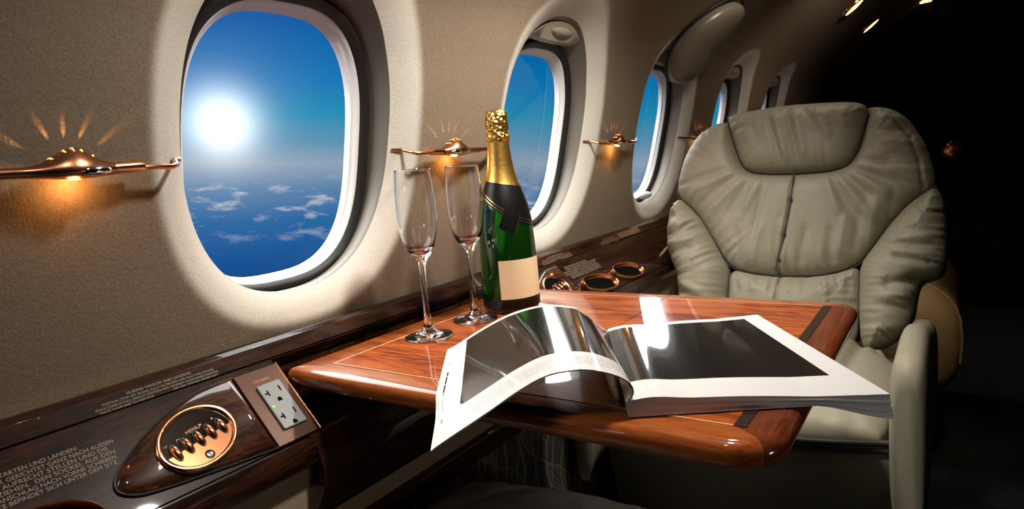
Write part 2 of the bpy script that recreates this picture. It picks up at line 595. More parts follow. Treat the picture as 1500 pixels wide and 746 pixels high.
for k, yc in enumerate(W_Y):
    w = make_window(yc, k - 1)
    w.name = 'window_%d' % (k + 1)
    w['label'] = 'rounded cabin window in the moulded surround painted paler as if lit'
    if k == 4:
        mb = MB()
        rows = []
        for t in (1.0, .92, .7, .4, .05):
            rows.append([(-.765 + .012 * math.sqrt(1 - t * t) + .3 * 0, yc + .045 * t * math.cos(2*PI*j/30), .802 + .011 * t * math.sin(2*PI*j/30)) for j in range(30)])
        mb.grid(rows, closed=True)
        mb.build('latch', M['white_frame'], w, recalc=True)

# moulded cover of the exit handle above the third visible window
mb = MB()
cz, cy, hz_, hy_ = 1.215, 1.835, .098, .125
rows = []
for t, b in ((1.0, .0045), (1.0, .012), (.985, .024), (.93, .036), (.80, .046), (.55, .054), (.28, .058), (.02, .059)):
    rr = []
    for j in range(56):
        y, z = se(2 * PI * j / 56, hy_ * t, hz_ * t, 2.2)
        zz = cz + z - .14 * y * 0
        nrm = Vector((1, 0, -.62)).normalized()
        rr.append((xw(zz) + b * nrm.x, cy + y + z * .55, zz + b * nrm.z))
    rows.append(rr)
mb.grid(rows, closed=True)
pod = empty('exit_handle_cover', (xw(1.215), 1.835, 1.215), 'smooth oval grey beige cover bulging from the cabin side above the third window', 'cover')
mb.build('cover_shell', M['pod'], pod, recalc=True, angle=50)
mb = MB()
rr = []
for j in range(56):
    y, z = se(2 * PI * j / 56, hy_ + .004, hz_ + .004, 2.2)
    rr.append((xw(cz + z) + .010, cy + y + z * .55, cz + z))
mb.tube(rr + [rr[0]], .004, 8, caps=False)
mb.build('shadow_gap_ring', M['rubber'], pod)  # dark ring stands in for the shaded gap round the cover

# ------------------------------------------------------------------ side ledge (dark lacquered walnut)
TH = math.radians(45)
LO = Vector((-.70, 0, .698)); LB = Vector((math.cos(TH), 0, -math.sin(TH))); LN = Vector((math.sin(TH), 0, math.cos(TH)))
def L(y, s, h=0.0):
    """a point on the sloping ledge face: y along the cabin, s down the slope, h off the face"""
    p = LO + LB * s + LN * h
    return Vector((p.x, y, p.z))
S_TOP, S_GRV, S_EDGE = -.0495, -.0195, .100
ledge = empty('side_ledge', (-.70, 0, 0), 'glossy dark walnut side ledge running below the cabin windows', 'ledge')
PY0, PY1 = .474, .992            # table pocket
def ledge_profile(pocket):
    """profile points (s,h) of the face; the moulded lower nose follows"""
    pts = [Vector((-.7445, 0, .7310)), Vector((-.7375, 0, .7318)), L(0, S_TOP + .0012, -.0012), L(0, S_TOP + .0025, -.0006), L(0, -.0425, -.0006), L(0, -.0415, .0), L(0, -.0405, .0), L(0, S_GRV - .0014, .0), L(0, S_GRV - .0010, -.0006), L(0, S_GRV - .0008, -.003), L(0, S_GRV + .0008, -.003), L(0, S_GRV + .0010, -.0006), L(0, S_GRV + .0014, 0)]
    if pocket:
        return pts[:-2] + [L(0, S_GRV + .002, -.02), Vector((-.722, 0, .68)), Vector((-.722, 0, .52))]
    pts += [L(0, -.017, 0), L(0, .05, 0), L(0, .0935, 0), L(0, .0945, 0)]
    pts += [L(0, .0955, -.0025), L(0, .0975, -.0025), L(0, .099, .0015)]
    e = L(0, S_EDGE, 0)
    pts += [Vector((e.x + .004, 0, e.z - .004)), Vector((e.x + .0075, 0, e.z - .012)), Vector((e.x + .008, 0, e.z - .020)),
            Vector((e.x + .006, 0, e.z - .028)), Vector((e.x, 0, e.z - .033)), Vector((e.x - .02, 0, e.z - .034))]
    return pts
def ledge_run(mb, y0, y1, pocket=False, caps=(False, False)):
    pr = ledge_profile(pocket)
    n = max(2, int((y1 - y0) / .1))
    rows = [[(p.x, lerp(y0, y1, k / n), p.z) for p in pr] for k in range(n + 1)]
    mb.grid(rows)
    if caps[0]: mb.cap(rows[0], 0, True)
    if caps[1]: mb.cap(rows[-1], 0)
mb = MB()
ledge_run(mb, Y_START, PY0, caps=(False, True))
ledge_run(mb, PY0, PY1, True)
ledge_run(mb, PY1, Y_END, caps=(True, False))
mb.build('ledge_top', M['walnut'], ledge, recalc=False, angle=32)
# dark pocket the table slides out of
mb = MB()
mb.rbox((-.722, PY0, .520), (-.640, PY1, .535), .001)
mb.rbox((-.735, PY0 - .012, .52), (-.645, PY0 - .001, .63), .001)
mb.rbox((-.735, PY1 + .001, .52), (-.645, PY1 + .012, .63), .001)
mb.build('pocket_lining', M['black'], ledge)
for y in (.520, .575, .64, .71, .79, .87):
    mb = MB()
    rows = [[(-.7215 + h, y + r * math.cos(2*PI*j/14), .690 + r * math.sin(2*PI*j/14)) for j in range(14)] for r, h in ((.0026, 0), (.0024, .001), (.0012, .0014), (.0002, .0012))]
    mb.grid(rows, closed=True)
    mb.build('rivet', M['copper_dark'], ledge, recalc=True)
# pocket door: bowed walnut flap below the table
mb = MB()
rows = []
for k in range(15):
    t = k / 14
    z = lerp(.631, .536, t)
    x = -.6285 + .013 * math.sin(PI * min(1, t * 1.05)) + .006 * t
    yl = .4555 + .006 * math.sin(PI * t) - .010 * t
    rows.append([(x, yl, z), (x, yl + .012, z), (x, .72, z), (x, 1.005, z)])
mb.grid(rows)
rows2 = [[(p[0] - .010, p[1], p[2]) for p in r] for r in rows]
mb.grid(rows2, flip=True)
for r, r2, fl in ((rows[0], rows2[0], True), (rows[-1], rows2[-1], False)):
    mb.grid([r, r2], flip=fl)
mb.grid([[r[0] for r in rows], [r[0] for r in rows2]])
mb.build('pocket_door', M['walnut_door'], ledge, recalc=True, angle=40)

# lettering screened on the ledge
def text_mesh(mb, body, origin, ux, uy, width=None, height=.004, mi=0, thick=.0):
    cu = bpy.data.curves.new('t', 'FONT')
    cu.body = body
    cu.size = 1.0
    ob = bpy.data.objects.new('t', cu)
    COL.objects.link(ob)
    dg = bpy.context.evaluated_depsgraph_get()
    me = bpy.data.meshes.new_from_object(ob.evaluated_get(dg))
    xs = [v.co.x for v in me.vertices]
    w = max(xs) - min(xs); x0 = min(xs)
    sx = (width / w) if width else height / .7
    sy = height / .7
    vs = [Vector(origin) + Vector(ux) * ((v.co.x - x0) * sx) + Vector(uy) * (v.co.y * sy) for v in me.vertices]
    mb.add(vs, [tuple(p.vertices) for p in me.polygons], mi)
    COL.objects.unlink(ob)
    bpy.data.objects.remove(ob); bpy.data.curves.remove(cu); bpy.data.meshes.remove(me)
UP = -LB
def ledge_text(mb, body, y0, s, y1, height):
    text_mesh(mb, body, L(y0, s, .0005), (0, 1, 0), UP, y1 - y0, height)
mb = MB()
def english(y, s, k=1.0):
    for body, y0, ss, y1, h in (('DURING TAKEOFF AND LANDING:', .307, -.0335, .378, .0031),
                                ('POSITION CHAIR AFT FACING, FULLY OUTBOARD AND FULLY FWD ON BASE', .281, -.0289, .403, .0026),
                                ('PLACE CHAIR IN FULL UPRIGHT POSITION AND HEADREST IN EXTENDED POSITION.', .273, -.0246, .407, .0026),
                                ('TRACK CHAIR BASE TO FWD STOP.', .275, -.0204, .330, .0026),
                                ('LIFE VEST STOWED UNDER SEAT.', .351, -.0204, .405, .0026)):
        ledge_text(mb, body, y + (y0 - .273) * k, s + ss, y + (y1 - .273) * k, h)
english(.273, 0)
mb.build('lettering', M['silk'], ledge, smooth=False)
mb = MB()
def german(y, s, k=1.0, hk=1.0):
    for body, y0, ss, y1 in (('BEIM STARTEN UND LANDEN:', .164, .0075, .243), ('RUECK GERICHTET GANZ NACH AUSSEN', .164, .0135, .273),
                             ('DEN SITZ AUFRECHT STELLEN UND DIE', .150, .0192, .266), ('HERAUSZIEHEN.  DEN SOCKEL AUF DEN', .150, .0250, .270),
                             ('ZUM ANSCHLAG NACH VORNE SCHIEBEN.', .158, .0308, .270), ('WESTE BEFINDET SICH UNTER DEM SITZ.', .158, .0364, .2685)):
        ledge_text(mb, body, y + (y0 - .15) * k, s + ss * hk, y + (y1 - .15) * k, .0042)
german(.150, 0)
mb.build('lettering', M['silk'], ledge, smooth=False)
mb = MB(); english(1.137, .001, .97); mb.build('lettering', M['silk'], ledge, smooth=False)
mb = MB(); german(1.18, -.003, 1.25, 1.0); mb.build('lettering', M['silk'], ledge, smooth=False)
mb = MB(); english(1.412, .001, .80); mb.build('lettering', M['silk'], ledge, smooth=False)
mb = MB()
q = [L(1.525, -.0395, .0005), L(1.660, -.0395, .0005), L(1.655, -.0225, .0005), L(1.525, -.0225, .0005)]
mb.add(q, [(3, 2, 1, 0)]); mb.build('placard', simple('placard', (.055, .04, .034), .3), ledge, smooth=False)

# lower side: beige strip, walnut trim, leaf fabric
mb = MB(); mb.rbox((-.70, Y_START, .495), (-.640, Y_END, .598), .002)
tag(mb.build('trim_1', M['beige_panel']), 'plain beige strip under the walnut ledge', kind='structure')
mb = MB(); mb.rbox((-.70, Y_START, .462), (-.628, Y_END, .497), .004)
tag(mb.build('trim_2', M['walnut_door']), 'dark walnut rail above the leaf fabric', kind='structure')
mb = MB(); mb.rbox((-.70, Y_START, 0), (-.638, Y_END, .463), 0)
tag(mb.build('baseboard_left', M['fabric'], smooth=False), 'dark fabric dado woven with grey leaves and tendrils', kind='structure')

# ------------------------------------------------------------------ control panel
def ledge_outline(pts, n=90, closed=True):
    """smooth closed curve through (y,s) points"""
    P = [Vector((a, b, 0)) for a, b in pts]
    out = []
    m = len(P)
    per = max(2, n // m)
    for i in range(m):
        p0, p1, p2, p3 = P[i - 1], P[i], P[(i + 1) % m], P[(i + 2) % m]
        for k in range(per):
            t = k / per
            out.append(0.5 * ((2 * p1) + (p2 - p0) * t + (2*p0 - 5*p1 + 4*p2 - p3) * t*t + (3*p1 - p0 - 3*p2 + p3) * t**3))
    return [(p.x, p.y) for p in out]

def ell(cy, cs, ry, rs, rot, n=64):
    c, s = math.cos(rot), math.sin(rot)
    return [(cy + ry * math.cos(2*PI*k/n) * c - rs * math.sin(2*PI*k/n) * s, cs + ry * math.cos(2*PI*k/n) * s + rs * math.sin(2*PI*k/n) * c) for k in range(n)]

def shrink(ol, d):
    cy = sum(p[0] for p in ol) / len(ol); cs = sum(p[1] for p in ol) / len(ol)
    out = []
    for p in ol:
        v = Vector((p[0] - cy, p[1] - cs)); l = v.length
        out.append((p[0] - v.x / l * d, p[1] - v.y / l * d))
    return out

tear = ([(.4138, -.0085 + .0)] + [(.39, -.0085), (.365, -.0065), (.335, .0035), (.305, .018), (.278, .035), (.262, .048), (.2555, .060), (.259, .069), (.272, .0765), (.295, .0805), (.33, .0845), (.37, .089), (.4138, .0930)])
def densify(ol, k=6):
    """Catmull-Rom on an open list, last edge left straight"""
    P = [Vector((a, b)) for a, b in ol]
    out = []
    for i in range(len(P) - 1):
        p0, p1, p2, p3 = P[max(0, i-1)], P[i], P[i+1], P[min(len(P)-1, i+2)]
        for q in range(k):
            t = q / k
            v = 0.5 * ((2*p1) + (p2-p0)*t + (2*p0-5*p1+4*p2-p3)*t*t + (3*p1-p0-3*p2+p3)*t**3)
            out.append((v.x, v.y))
    out.append(tuple(P[-1]))
    return out
tear = densify(tear)

def make_control(dy=0.0, label=None):
    c = empty('seat_control_panel', L(.335 + dy, .045), label, 'control panel', 'seat control panels on the ledge')
    def pl(ol, h):
        return [tuple(L(y + dy, s, h)) for y, s in ol]
    mb = MB()                                   # raised teardrop of veneer
    inner = shrink(tear, .003)
    inner2 = shrink(tear, .010)
    mb.grid([pl(tear, .0003), pl(tear, .0016), pl(shrink(tear, .0012), .003), pl(inner, .0042), pl(inner2, .0062)], closed=True)
    mb.cap(pl(inner2, .0062))
    body = mb.build('veneer_panel', M['panel_wood'], c, recalc=True, angle=40)
    mb = MB()                                   # black seam round it
    ol = [L(y + dy, s, .0017) for y, s in shrink(tear, -.0012)]
    mb.tube([tuple(p) for p in ol] , .0013, 8)
    mb.build('seam', M['rubber'], c)
    # copper bezel
    rot = -.30
    o0 = lambda k, h: pl(ell(.3415, .0465, .0455 * k, .0352 * k, rot), h)
    mb = MB()
    mb.grid([o0(1.0, .004), o0(1.0, .0085), o0(.975, .0105), o0(.93, .0112), o0(.875, .0098), o0(.845, .0075)], closed=True)
    bz = mb.build('bezel', M['copper'], c, recalc=True, angle=60)
    # face: black display half, copper half
    e = ell(.3415, .0465, .0455 * .85, .0352 * .85, rot, 96)
    mb = MB()
    def line_s(y):                              # divide between display and metal
        return .0502 - (y - .3415) * .17
    top = [p for p in e]
    mb.cap(pl(top, .0078))
    mb.build('display', M['glossblack'], c, recalc=True)
    mb = MB()
    lowp = [p for p in e if p[1] > line_s(p[0])]
    k0 = max(range(len(lowp)), key=lambda i: math.hypot(lowp[i][0] - lowp[i-1][0], lowp[i][1] - lowp[i-1][1]))
    lowp = lowp[k0:] + lowp[:k0]
    mb.cap(pl(lowp, .0092)); mb.grid([pl(lowp, .0092), pl(lowp, .0070)], closed=True)
    mb.build('face_plate', M['copper_brushed'], c, recalc=True, angle=30)
    # five oval buttons
    for (by, bs) in ((.3140, .0545), (.3275, .0515), (.3415, .0488), (.3555, .0465), (.3690, .0448)):
        mb = MB()
        rows = []
        for t, h in ((1.12, .0090), (1.12, .0096), (1.0, .0097)):
            rows.append(pl(ell(by, bs, .0042 * t, .0098 * t, -.12, 28), h))
        mb.grid(rows, closed=True, mi=1)
        rows = []
        for t in (1.0, .93, .75, .5, .25, .03):
            rows.append(pl(ell(by, bs, .0040 * t, .0094 * t, -.12, 28), .0096 + .0042 * math.sqrt(max(0, 1 - t*t))))
        mb.grid(rows, closed=True)
        mb.build('button', [M['copper_dark'], M['rubber']], c, recalc=True, angle=60)
    mb = MB()
    for r0, r1, h0, h1, mi in ((.0052, .0045, .0093, .0100, 0), (.0045, .0030, .0100, .0092, 1), (.0030, .0012, .0092, .0094, 2)):
        mb.grid([pl(ell(.3425, .0700, r0, r0, 0, 24), h0), pl(ell(.3425, .0700, r1, r1, 0, 24), h1)], closed=True, mi=mi)
    mb.cap(pl(ell(.3425, .0700, .0013, .0013, 0, 16), .0094), 2)
    mb.build('jack_socket', [M['rubber'], M['rubber'], M['chrome']], c, recalc=True)
    mb = MB()
    ux = (Vector((0, 1, 0)) * .985 - UP * -.17).normalized(); uy = LN.cross(ux).normalized()
    text_mesh(mb, 'MENU', L(.3335 + dy, .0393, .0081), ux, uy, .0162, .0042)
    for (yy, ss, sg) in ((.3082, .0428, -1), (.3225, .0405, 1)):
        o = L(yy + dy, ss, .0081)
        w, t = .0022, .0007
        pts = [(-w, -sg * .0011), (0, sg * .0011), (w, -sg * .0011), (w, -sg * .0011 - t), (0, sg * .0011 - t), (-w, -sg * .0011 - t)]
        mb.add([o + ux * p + uy * q for p, q in pts], [(5, 4, 1, 0), (4, 3, 2, 1)])
    for (yy, ss) in ((.3505, .0338), (.3650, .0318)):
        o = L(yy + dy, ss, .0081)
        mb.add([o + ux * (.0012 * math.cos(2*PI*k/12)) + uy * (.0012 * math.sin(2*PI*k/12)) for k in range(12)], [tuple(range(12))])
    mb.build('lettering', M['silk_copper'], c, smooth=False)
    return c
make_control(0, 'teardrop walnut control panel with oval copper MENU keypad beside the power outlet')
make_control(.760, 'small far control panel with oval copper keypad on the ledge past the bottle')

# ------------------------------------------------------------------ power outlet
po = empty('power_outlet', L(.445, .045), 'grey two-socket power outlet on a bronze plate in the ledge', 'power outlet')
def Lr(y0, y1, s0, s1, h):
    return [tuple(L(y0, s0, h)), tuple(L(y1, s0, h)), tuple(L(y1, s1, h)), tuple(L(y0, s1, h))]
mb = MB()
mb.grid([Lr(.4145, .4735, -.0085, .0945, .0003), Lr(.4145, .4735, -.0085, .0945, .0030), Lr(.4155, .4725, -.0075, .0938, .0040)], closed=True)
mb.cap(Lr(.4155, .4725, -.0075, .0938, .0040))
mb.build('cover_plate', M['outlet_plate'], po, recalc=True, angle=30)
mb = MB()
def rr_outline(y0, y1, s0, s1, r, n=5):
    out = []
    for cy, cs, a0 in ((y1 - r, s1 - r, 0), (y0 + r, s1 - r, PI/2), (y0 + r, s0 + r, PI), (y1 - r, s0 + r, 1.5*PI)):
        for k in range(n + 1):
            t = a0 + PI/2 * k / n
            out.append((cy + r * math.cos(t), cs + r * math.sin(t)))
    return out
def pl0(ol, h): return [tuple(L(y, s, h)) for y, s in ol]
o1 = rr_outline(.4310, .4630, .0145, .0785, .002)
o2 = rr_outline(.4318, .4622, .0153, .0777, .0018)
mb.grid([pl0(o1, .003), pl0(o1, .0062), pl0(o2, .0072)], closed=True); mb.cap(pl0(o2, .0072))
rc = mb.build('receptacle', M['outlet_grey'], po, recalc=True, angle=30)
mb = MB()
for s0 in (.0285, .0625):
    h = .0074
    # two blades: a plain slot and a T slot, with a D-shaped earth hole
    mb.add(Lr(.4560 - .001, .4560 + .001, s0 - .0062, s0 + .0018, h), [(0, 1, 2, 3)][::-1])
    mb.add(Lr(.4395 - .001, .4395 + .001, s0 - .0042, s0 + .0040, h), [(0, 1, 2, 3)])
    mb.add(Lr(.4350, .4395, s0 - .0012, s0 + .0010, h), [(0, 1, 2, 3)])
    dy = [(.4480 + .0030 * math.cos(t), s0 + .0118 + .0032 * math.sin(t)) for t in [PI + PI * k / 12 for k in range(13)]]
    dy += [(.4510, s0 + .0142), (.4450, s0 + .0142)]
    mb.cap(pl0(dy, h))
mb.build('socket_slots', M['black'], rc, recalc=False, smooth=False)
mb = MB()
mb.grid([pl0(ell(.4352, .0470, .0016 * t, .0016 * t, 0, 16), .0072 + .0012 * math.sqrt(max(0, 1 - t*t))) for t in (1, .8, .5, .05)], closed=True)
mb.build('indicator_light', M['led_green'], po, recalc=True)
mb = MB()
text_mesh(mb, '115 VAC!', L(.4330, .0085, .0043), (0, 1, 0), UP, .021, .0032)
mb.build('lettering', M['silk_copper'], po, smooth=False)
mb = MB()
mb.tube([tuple(L(.4742, s, .0024)) for s in np.linspace(-.010, .094, 8)], .0016, 8)
mb.build('edge_strip', M['copper_dark'], po)

# ------------------------------------------------------------------ cup holders
def cup_holder(y, s, label, ry=.066, rs=.024, h=.006):
    c = empty('cup_holder', L(y, s), label, 'cup holder', 'copper cup holders on the ledge')
    def pl(ry_, rs_, hh):
        out = []
        for k in range(56):
            t = 2 * PI * k / 56
            yy, ss = se(t, ry_, rs_, 2.3)
            ss += .010 * math.cos(t) * 1.0
            out.append(tuple(L(y + yy, s + ss, hh)))
        return out
    mb = MB()
    mb.grid([pl(ry, rs, .0004), pl(ry * 1.01, rs * 1.02, h), pl(ry * .99, rs * .98, h + .004), pl(ry * .94, rs * .90, h + .005), pl(ry * .90, rs * .82, h + .002), pl(ry * .88, rs * .78, h - .004), pl(ry * .86, rs * .74, .0012)], closed=True)
    mb.build('rim', M['copper_dark'], c, recalc=True, angle=50)
    mb = MB()
    mb.cap(pl(ry * .89, rs * .80, .0011))  # flat black disc paints the dark depth of an uncut hole
    mb.build('well_shade_disc', M['black'], c, recalc=True)
    return c
cup_holder(1.408, .069, 'copper rimmed cup holder on the ledge nearest the pale armchair')
cup_holder(1.262, .069, 'copper rimmed cup holder on the ledge just behind the table')
cup_holder(.205, .0735, 'copper rimmed cup holder in the ledge below the German lettering', .030, .018, .012)

# ------------------------------------------------------------------ reading lights on copper rails
def make_light(y0, label, flip=False):
    """rail from window lip to window lip with the domed lamp in its middle"""
    z0 = .957
    X = xw(z0) + .018
    f = empty('reading_light', (xw(z0), y0, z0), label, 'reading light', 'copper reading lights between the windows')
    sgn = -1 if flip else 1
    def Yp(t): return y0 + sgn * t
    # lamp body: loft along the rail, swelling upward into a fan-shaped crest
    mb = MB()
    rows = []
    N = 48
    for k in range(N + 1):
        t = lerp(-.062, .034, k / N)
        g = math.exp(-((t) / .021) ** 2)
        g2 = math.exp(-((t) / .030) ** 2)
        up = .0048 + .0155 * g
        dn = .0046 + .0040 * g2
        fr = .0046 + .0125 * g2
        bk = .0040 + .0115 * g2
        row = []
        for j in range(32):
            q = 2 * PI * j / 32
            cx, cz = math.cos(q), math.sin(q)
            row.append((X + cx * (fr if cx > 0 else bk) * (1 - .25 * max(0, cz) * g), Yp(t), z0 + (up if cz > 0 else dn) * cz))
        rows.append(row)
    mb.grid(rows, closed=True)
    mb.cap(rows[0]); mb.cap(rows[-1])
    body = mb.build('lamp_body', M['copper_dark'], f, recalc=True, angle=50)
    # chromed eyeball let into the front
    mb = MB()
    rows = []
    for t in (1.0, .9, .7, .4, .05):
        rows.append([(X + .0135 + .005 * math.sqrt(1 - t*t), Yp(.013) + .014 * t * math.cos(2*PI*j/28), z0 - .0015 + .0052 * t * math.sin(2*PI*j/28)) for j in range(28)])
    mb.grid(rows, closed=True)
    mb.build('eyeball', M['chrome'], body, recalc=True)
    # slots in the crest, glowing from the lamp inside
    mb = MB()
    slots = [(-.0185, -.95), (-.0075, -.42), (.0, .0), (.0075, .42), (.0165, .85)]
    for (ty, an) in slots:
        g = math.exp(-((ty) / .021) ** 2)
        zt = z0 + .0048 + .0155 * g
        d = Vector((0, sgn * math.sin(an), math.cos(an)))
        s_ = Vector((0, d.z, -d.y))
        c = Vector((X + .0015, Yp(ty), zt - .0005))
        p = [c + Vector((dx, 0, 0)) + s_ * (.0006 * a_) + d * b_ for dx, a_, b_ in ((.0078, -.7, -.0050), (.0078, .7, -.0050), (.002, .7, .0012), (.002, -.7, .0012), (-.006, -.7, .0003), (-.006, .7, .0003))]
        mb.add(p, [(0, 1, 2, 3), (3, 2, 5, 4)])
    mb.build('light_slots', M['lamp_warm'], body, smooth=False)
    # diffuser underneath
    mb = MB()
    rows = []
    for t in (1.0, .6, .05):
        rows.append([(X - .003 + .0075 * t * math.cos(2*PI*j/24), Yp(0) + .012 * t * math.sin(2*PI*j/24), z0 - .0079 - .0012 * (1 - t)) for j in range(24)])
    mb.grid(rows, closed=True)
    mb.build('diffuser', M['lamp_warm'], body, recalc=True)
    # sheath and rails
    mb = MB()
    mb.tube([(X, Yp(.028), z0), (X, Yp(.058), z0 + .001), (X, Yp(.063), z0 + .001)], [.0058, .0058, .0052], 16)
    mb.build('sheath', M['copper'], f)
    mb = MB()
    nxt = [w for w in W_Y if (w - y0) * sgn > 0]
    ye = abs((min(nxt) if sgn > 0 else max(nxt)) - y0) - LIP[0]
    prv = [w for w in W_Y if (w - y0) * sgn < 0]
    yp = abs((max(prv) if sgn > 0 else min(prv)) - y0) - LIP[0]
    x_lip = xw(z0) - .022
    mb.tube([(X, Yp(.060), z0), (X, Yp(.093), z0 - .001), (X - .003, Yp(.099), z0 + .001), (xw(z0) - .008, Yp(ye - .016), z0 + .007), (xw(z0) - .020, Yp(ye - .004), z0 + .008)], .0028, 10)
    mb.build('rail', M['copper'], f)
    mb = MB()
    mb.tube([(X, Yp(-.055), z0), (X, Yp(-.10), z0 - .0005), (X - .004, Yp(-.108), z0), (xw(z0) - .008, Yp(-yp + .016), z0 + .007), (xw(z0) - .020, Yp(-yp + .004), z0 + .008)], [.0048, .0042, .0042, .0040, .0040], 10)
    mb.build('rail', M['copper_dark'], f)
    # the lamp itself: one bulb below, five slits above
    def light(kind, name, loc, energy, **kw):
        l = bpy.data.lights.new(name, kind)
        l.energy = energy
        l.color = (1.0, .46, .13)
        for a_, b_ in kw.items(): setattr(l, a_, b_)
        o = bpy.data.objects.new(name, l)
        o.location = Vector(loc) - Vector(f.location)
        COL.objects.link(o)
        o.parent = f
        return o
    light('POINT', 'lamp_bulb', (X - .002, Yp(0), z0 - .0155), .11, shadow_soft_size=.005)
    for (ty, an) in slots:
        g = math.exp(-((ty) / .021) ** 2)
        zt = z0 + .0085 + .0155 * g
        o = light('SPOT', 'slit_beam', (xw(zt) + .0030, Yp(ty), zt - .0040), .16, spot_size=math.radians(13), spot_blend=.8, shadow_soft_size=.0008)
        d = Vector((xw(zt + .06) - xw(zt) - .0125, sgn * .062 * math.sin(an), .06 * math.cos(an)))
        o.rotation_mode = 'QUATERNION'
        o.rotation_quaternion = d.to_track_quat('-Z', 'Y')
    return f
make_light(.277, 'copper reading light on the wall before the first window')
make_light(.842, 'copper reading light between the first window and the bottle', True)
make_light(1.470, 'copper reading light between the second and third windows', True)
make_light(2.115, 'copper reading light half hidden behind the armchair shoulder', True)

# ------------------------------------------------------------------ ceiling downlights
for y, lab in ((3.02, 'oval brass downlight in the curved ceiling, nearer of the two'), (3.62, 'oval brass downlight in the curved ceiling, farther of the two')):
    z = 1.430; x = xw(z)
    n = Vector((.62, 0, -.78))
    t1 = Vector((0, 1, 0)); t2 = n.cross(t1)
    dl = empty('ceiling_downlight', (x, y, z), lab, 'downlight', 'downlights in the ceiling')
    def rg(r, h): return [tuple(Vector((x, y, z)) + t1 * (r * math.cos(2*PI*k/28)) + t2 * (r * math.sin(2*PI*k/28)) + n * h) for k in range(28)]
    mb = MB(); mb.grid([rg(.058, -.002), rg(.056, .006), rg(.047, .008), rg(.042, .002)], closed=True); mb.build('trim_ring', M['copper'], dl, recalc=True)
    mb = MB(); mb.cap(rg(.044, .003)); mb.build('lens', M['lamp_soft'], dl, recalc=True)
sc_ = empty('wall_sconce', (-.145, Y_END - .03, 1.56), 'warm glowing lamp high on the black bulkhead', 'lamp')
mb = MB(); mb.lathe([(.0, -.010), (.030, -.008), (.046, .02), (.050, .05), (.048, .052), (.03, .03), (.0, .03)], -.145, Y_END - .055, 24, z0=1.555)
mb.build('lamp_cup', M['lamp_soft'], sc_, recalc=True)
mb = MB(); mb.tube([(-.145, Y_END - .05, 1.56), (-.135, Y_END - .035, 1.50), (-.118, Y_END - .015, 1.40), (-.115, Y_END - .005, 1.36)], [.006, .005, .003, .0015], 8)
mb.build('stem', M['copper'], sc_)

# ------------------------------------------------------------------ table
TZ = .700
TX0, TX1, TXF, TY0, TY1 = -.6935, -.108, -.376, .478, .9855
IX0, IX1, IY0, IY1 = -.6435, -.1495, .5145, .9490
table = empty('folding_table', (-.40, .73, TZ - .03), 'glossy red wood folding table pulled out from the side ledge', 'table')
def tbl_outline(d):
    """outline inset by d, tight corners at the wall and round ones at the aisle"""
    out = []
    for cx, cy, r, a0 in ((TX1, TY1, .040, 0), (TX0, TY1, .008, PI/2), (TX0, TY0, .008, PI), (TX1, TY0, .046, 1.5*PI)):
        sx = -1 if cx == TX1 else 1
        sy = -1 if cy == TY1 else 1
        ccx, ccy = cx + sx * r, cy + sy * r
        rr = max(r - d, .0005)
        ox, oy = (ccx, ccy) if r > d else (cx + sx * (d + .0005), cy + sy * (d + .0005))
        for k in range(13):
            t = a0 + PI / 2 * k / 12
            out.append((ox + rr * math.cos(t), oy + rr * math.sin(t)))
    return out
prof = [(.012, 0.0), (.0065, -.0010), (.0030, -.0032), (.0008, -.0070), (.0, -.0115), (.0006, -.0160), (.0028, -.0205), (.0065, -.0240), (.014, -.0265), (.05, -.0275)]
rings = [[(x, y, TZ + z) for x, y in tbl_outline(d)] for d, z in prof]
bm = bmesh.new()
def add_ring_faces(bm, A, B, mats):
    va = [bm.verts.new(p) for p in A]; vb = [bm.verts.new(p) for p in B]
    n = len(A)
    for j in range(n):
        f = bm.faces.new((va[j], va[(j+1) % n], vb[(j+1) % n], vb[j]))
        f.material_index = mats[j]
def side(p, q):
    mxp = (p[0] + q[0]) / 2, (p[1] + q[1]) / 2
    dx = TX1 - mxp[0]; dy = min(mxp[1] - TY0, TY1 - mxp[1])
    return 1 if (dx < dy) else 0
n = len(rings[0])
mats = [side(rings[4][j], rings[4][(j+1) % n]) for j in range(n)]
for A, B in zip(rings[:-1], rings[1:]):
    add_ring_faces(bm, A, B, mats)
inner = [(min(IX1, max(IX0, x)), min(IY1, max(IY0, y)), TZ) for x, y, z in rings[0]]
add_ring_faces(bm, inner, rings[0], mats)
bmesh.ops.dissolve_degenerate(bm, dist=1e-6, edges=bm.edges)
f = bm.faces.new([bm.verts.new(p) for p in ((IX0, IY0, TZ), (IX1, IY0, TZ), (IX1, IY1, TZ), (IX0, IY1, TZ))])
f = bm.faces.new([bm.verts.new(p) for p in rings[-1]][::-1])
bmesh.ops.remove_doubles(bm, verts=bm.verts, dist=1e-6)
bmesh.ops.recalc_face_normals(bm, faces=bm.faces)
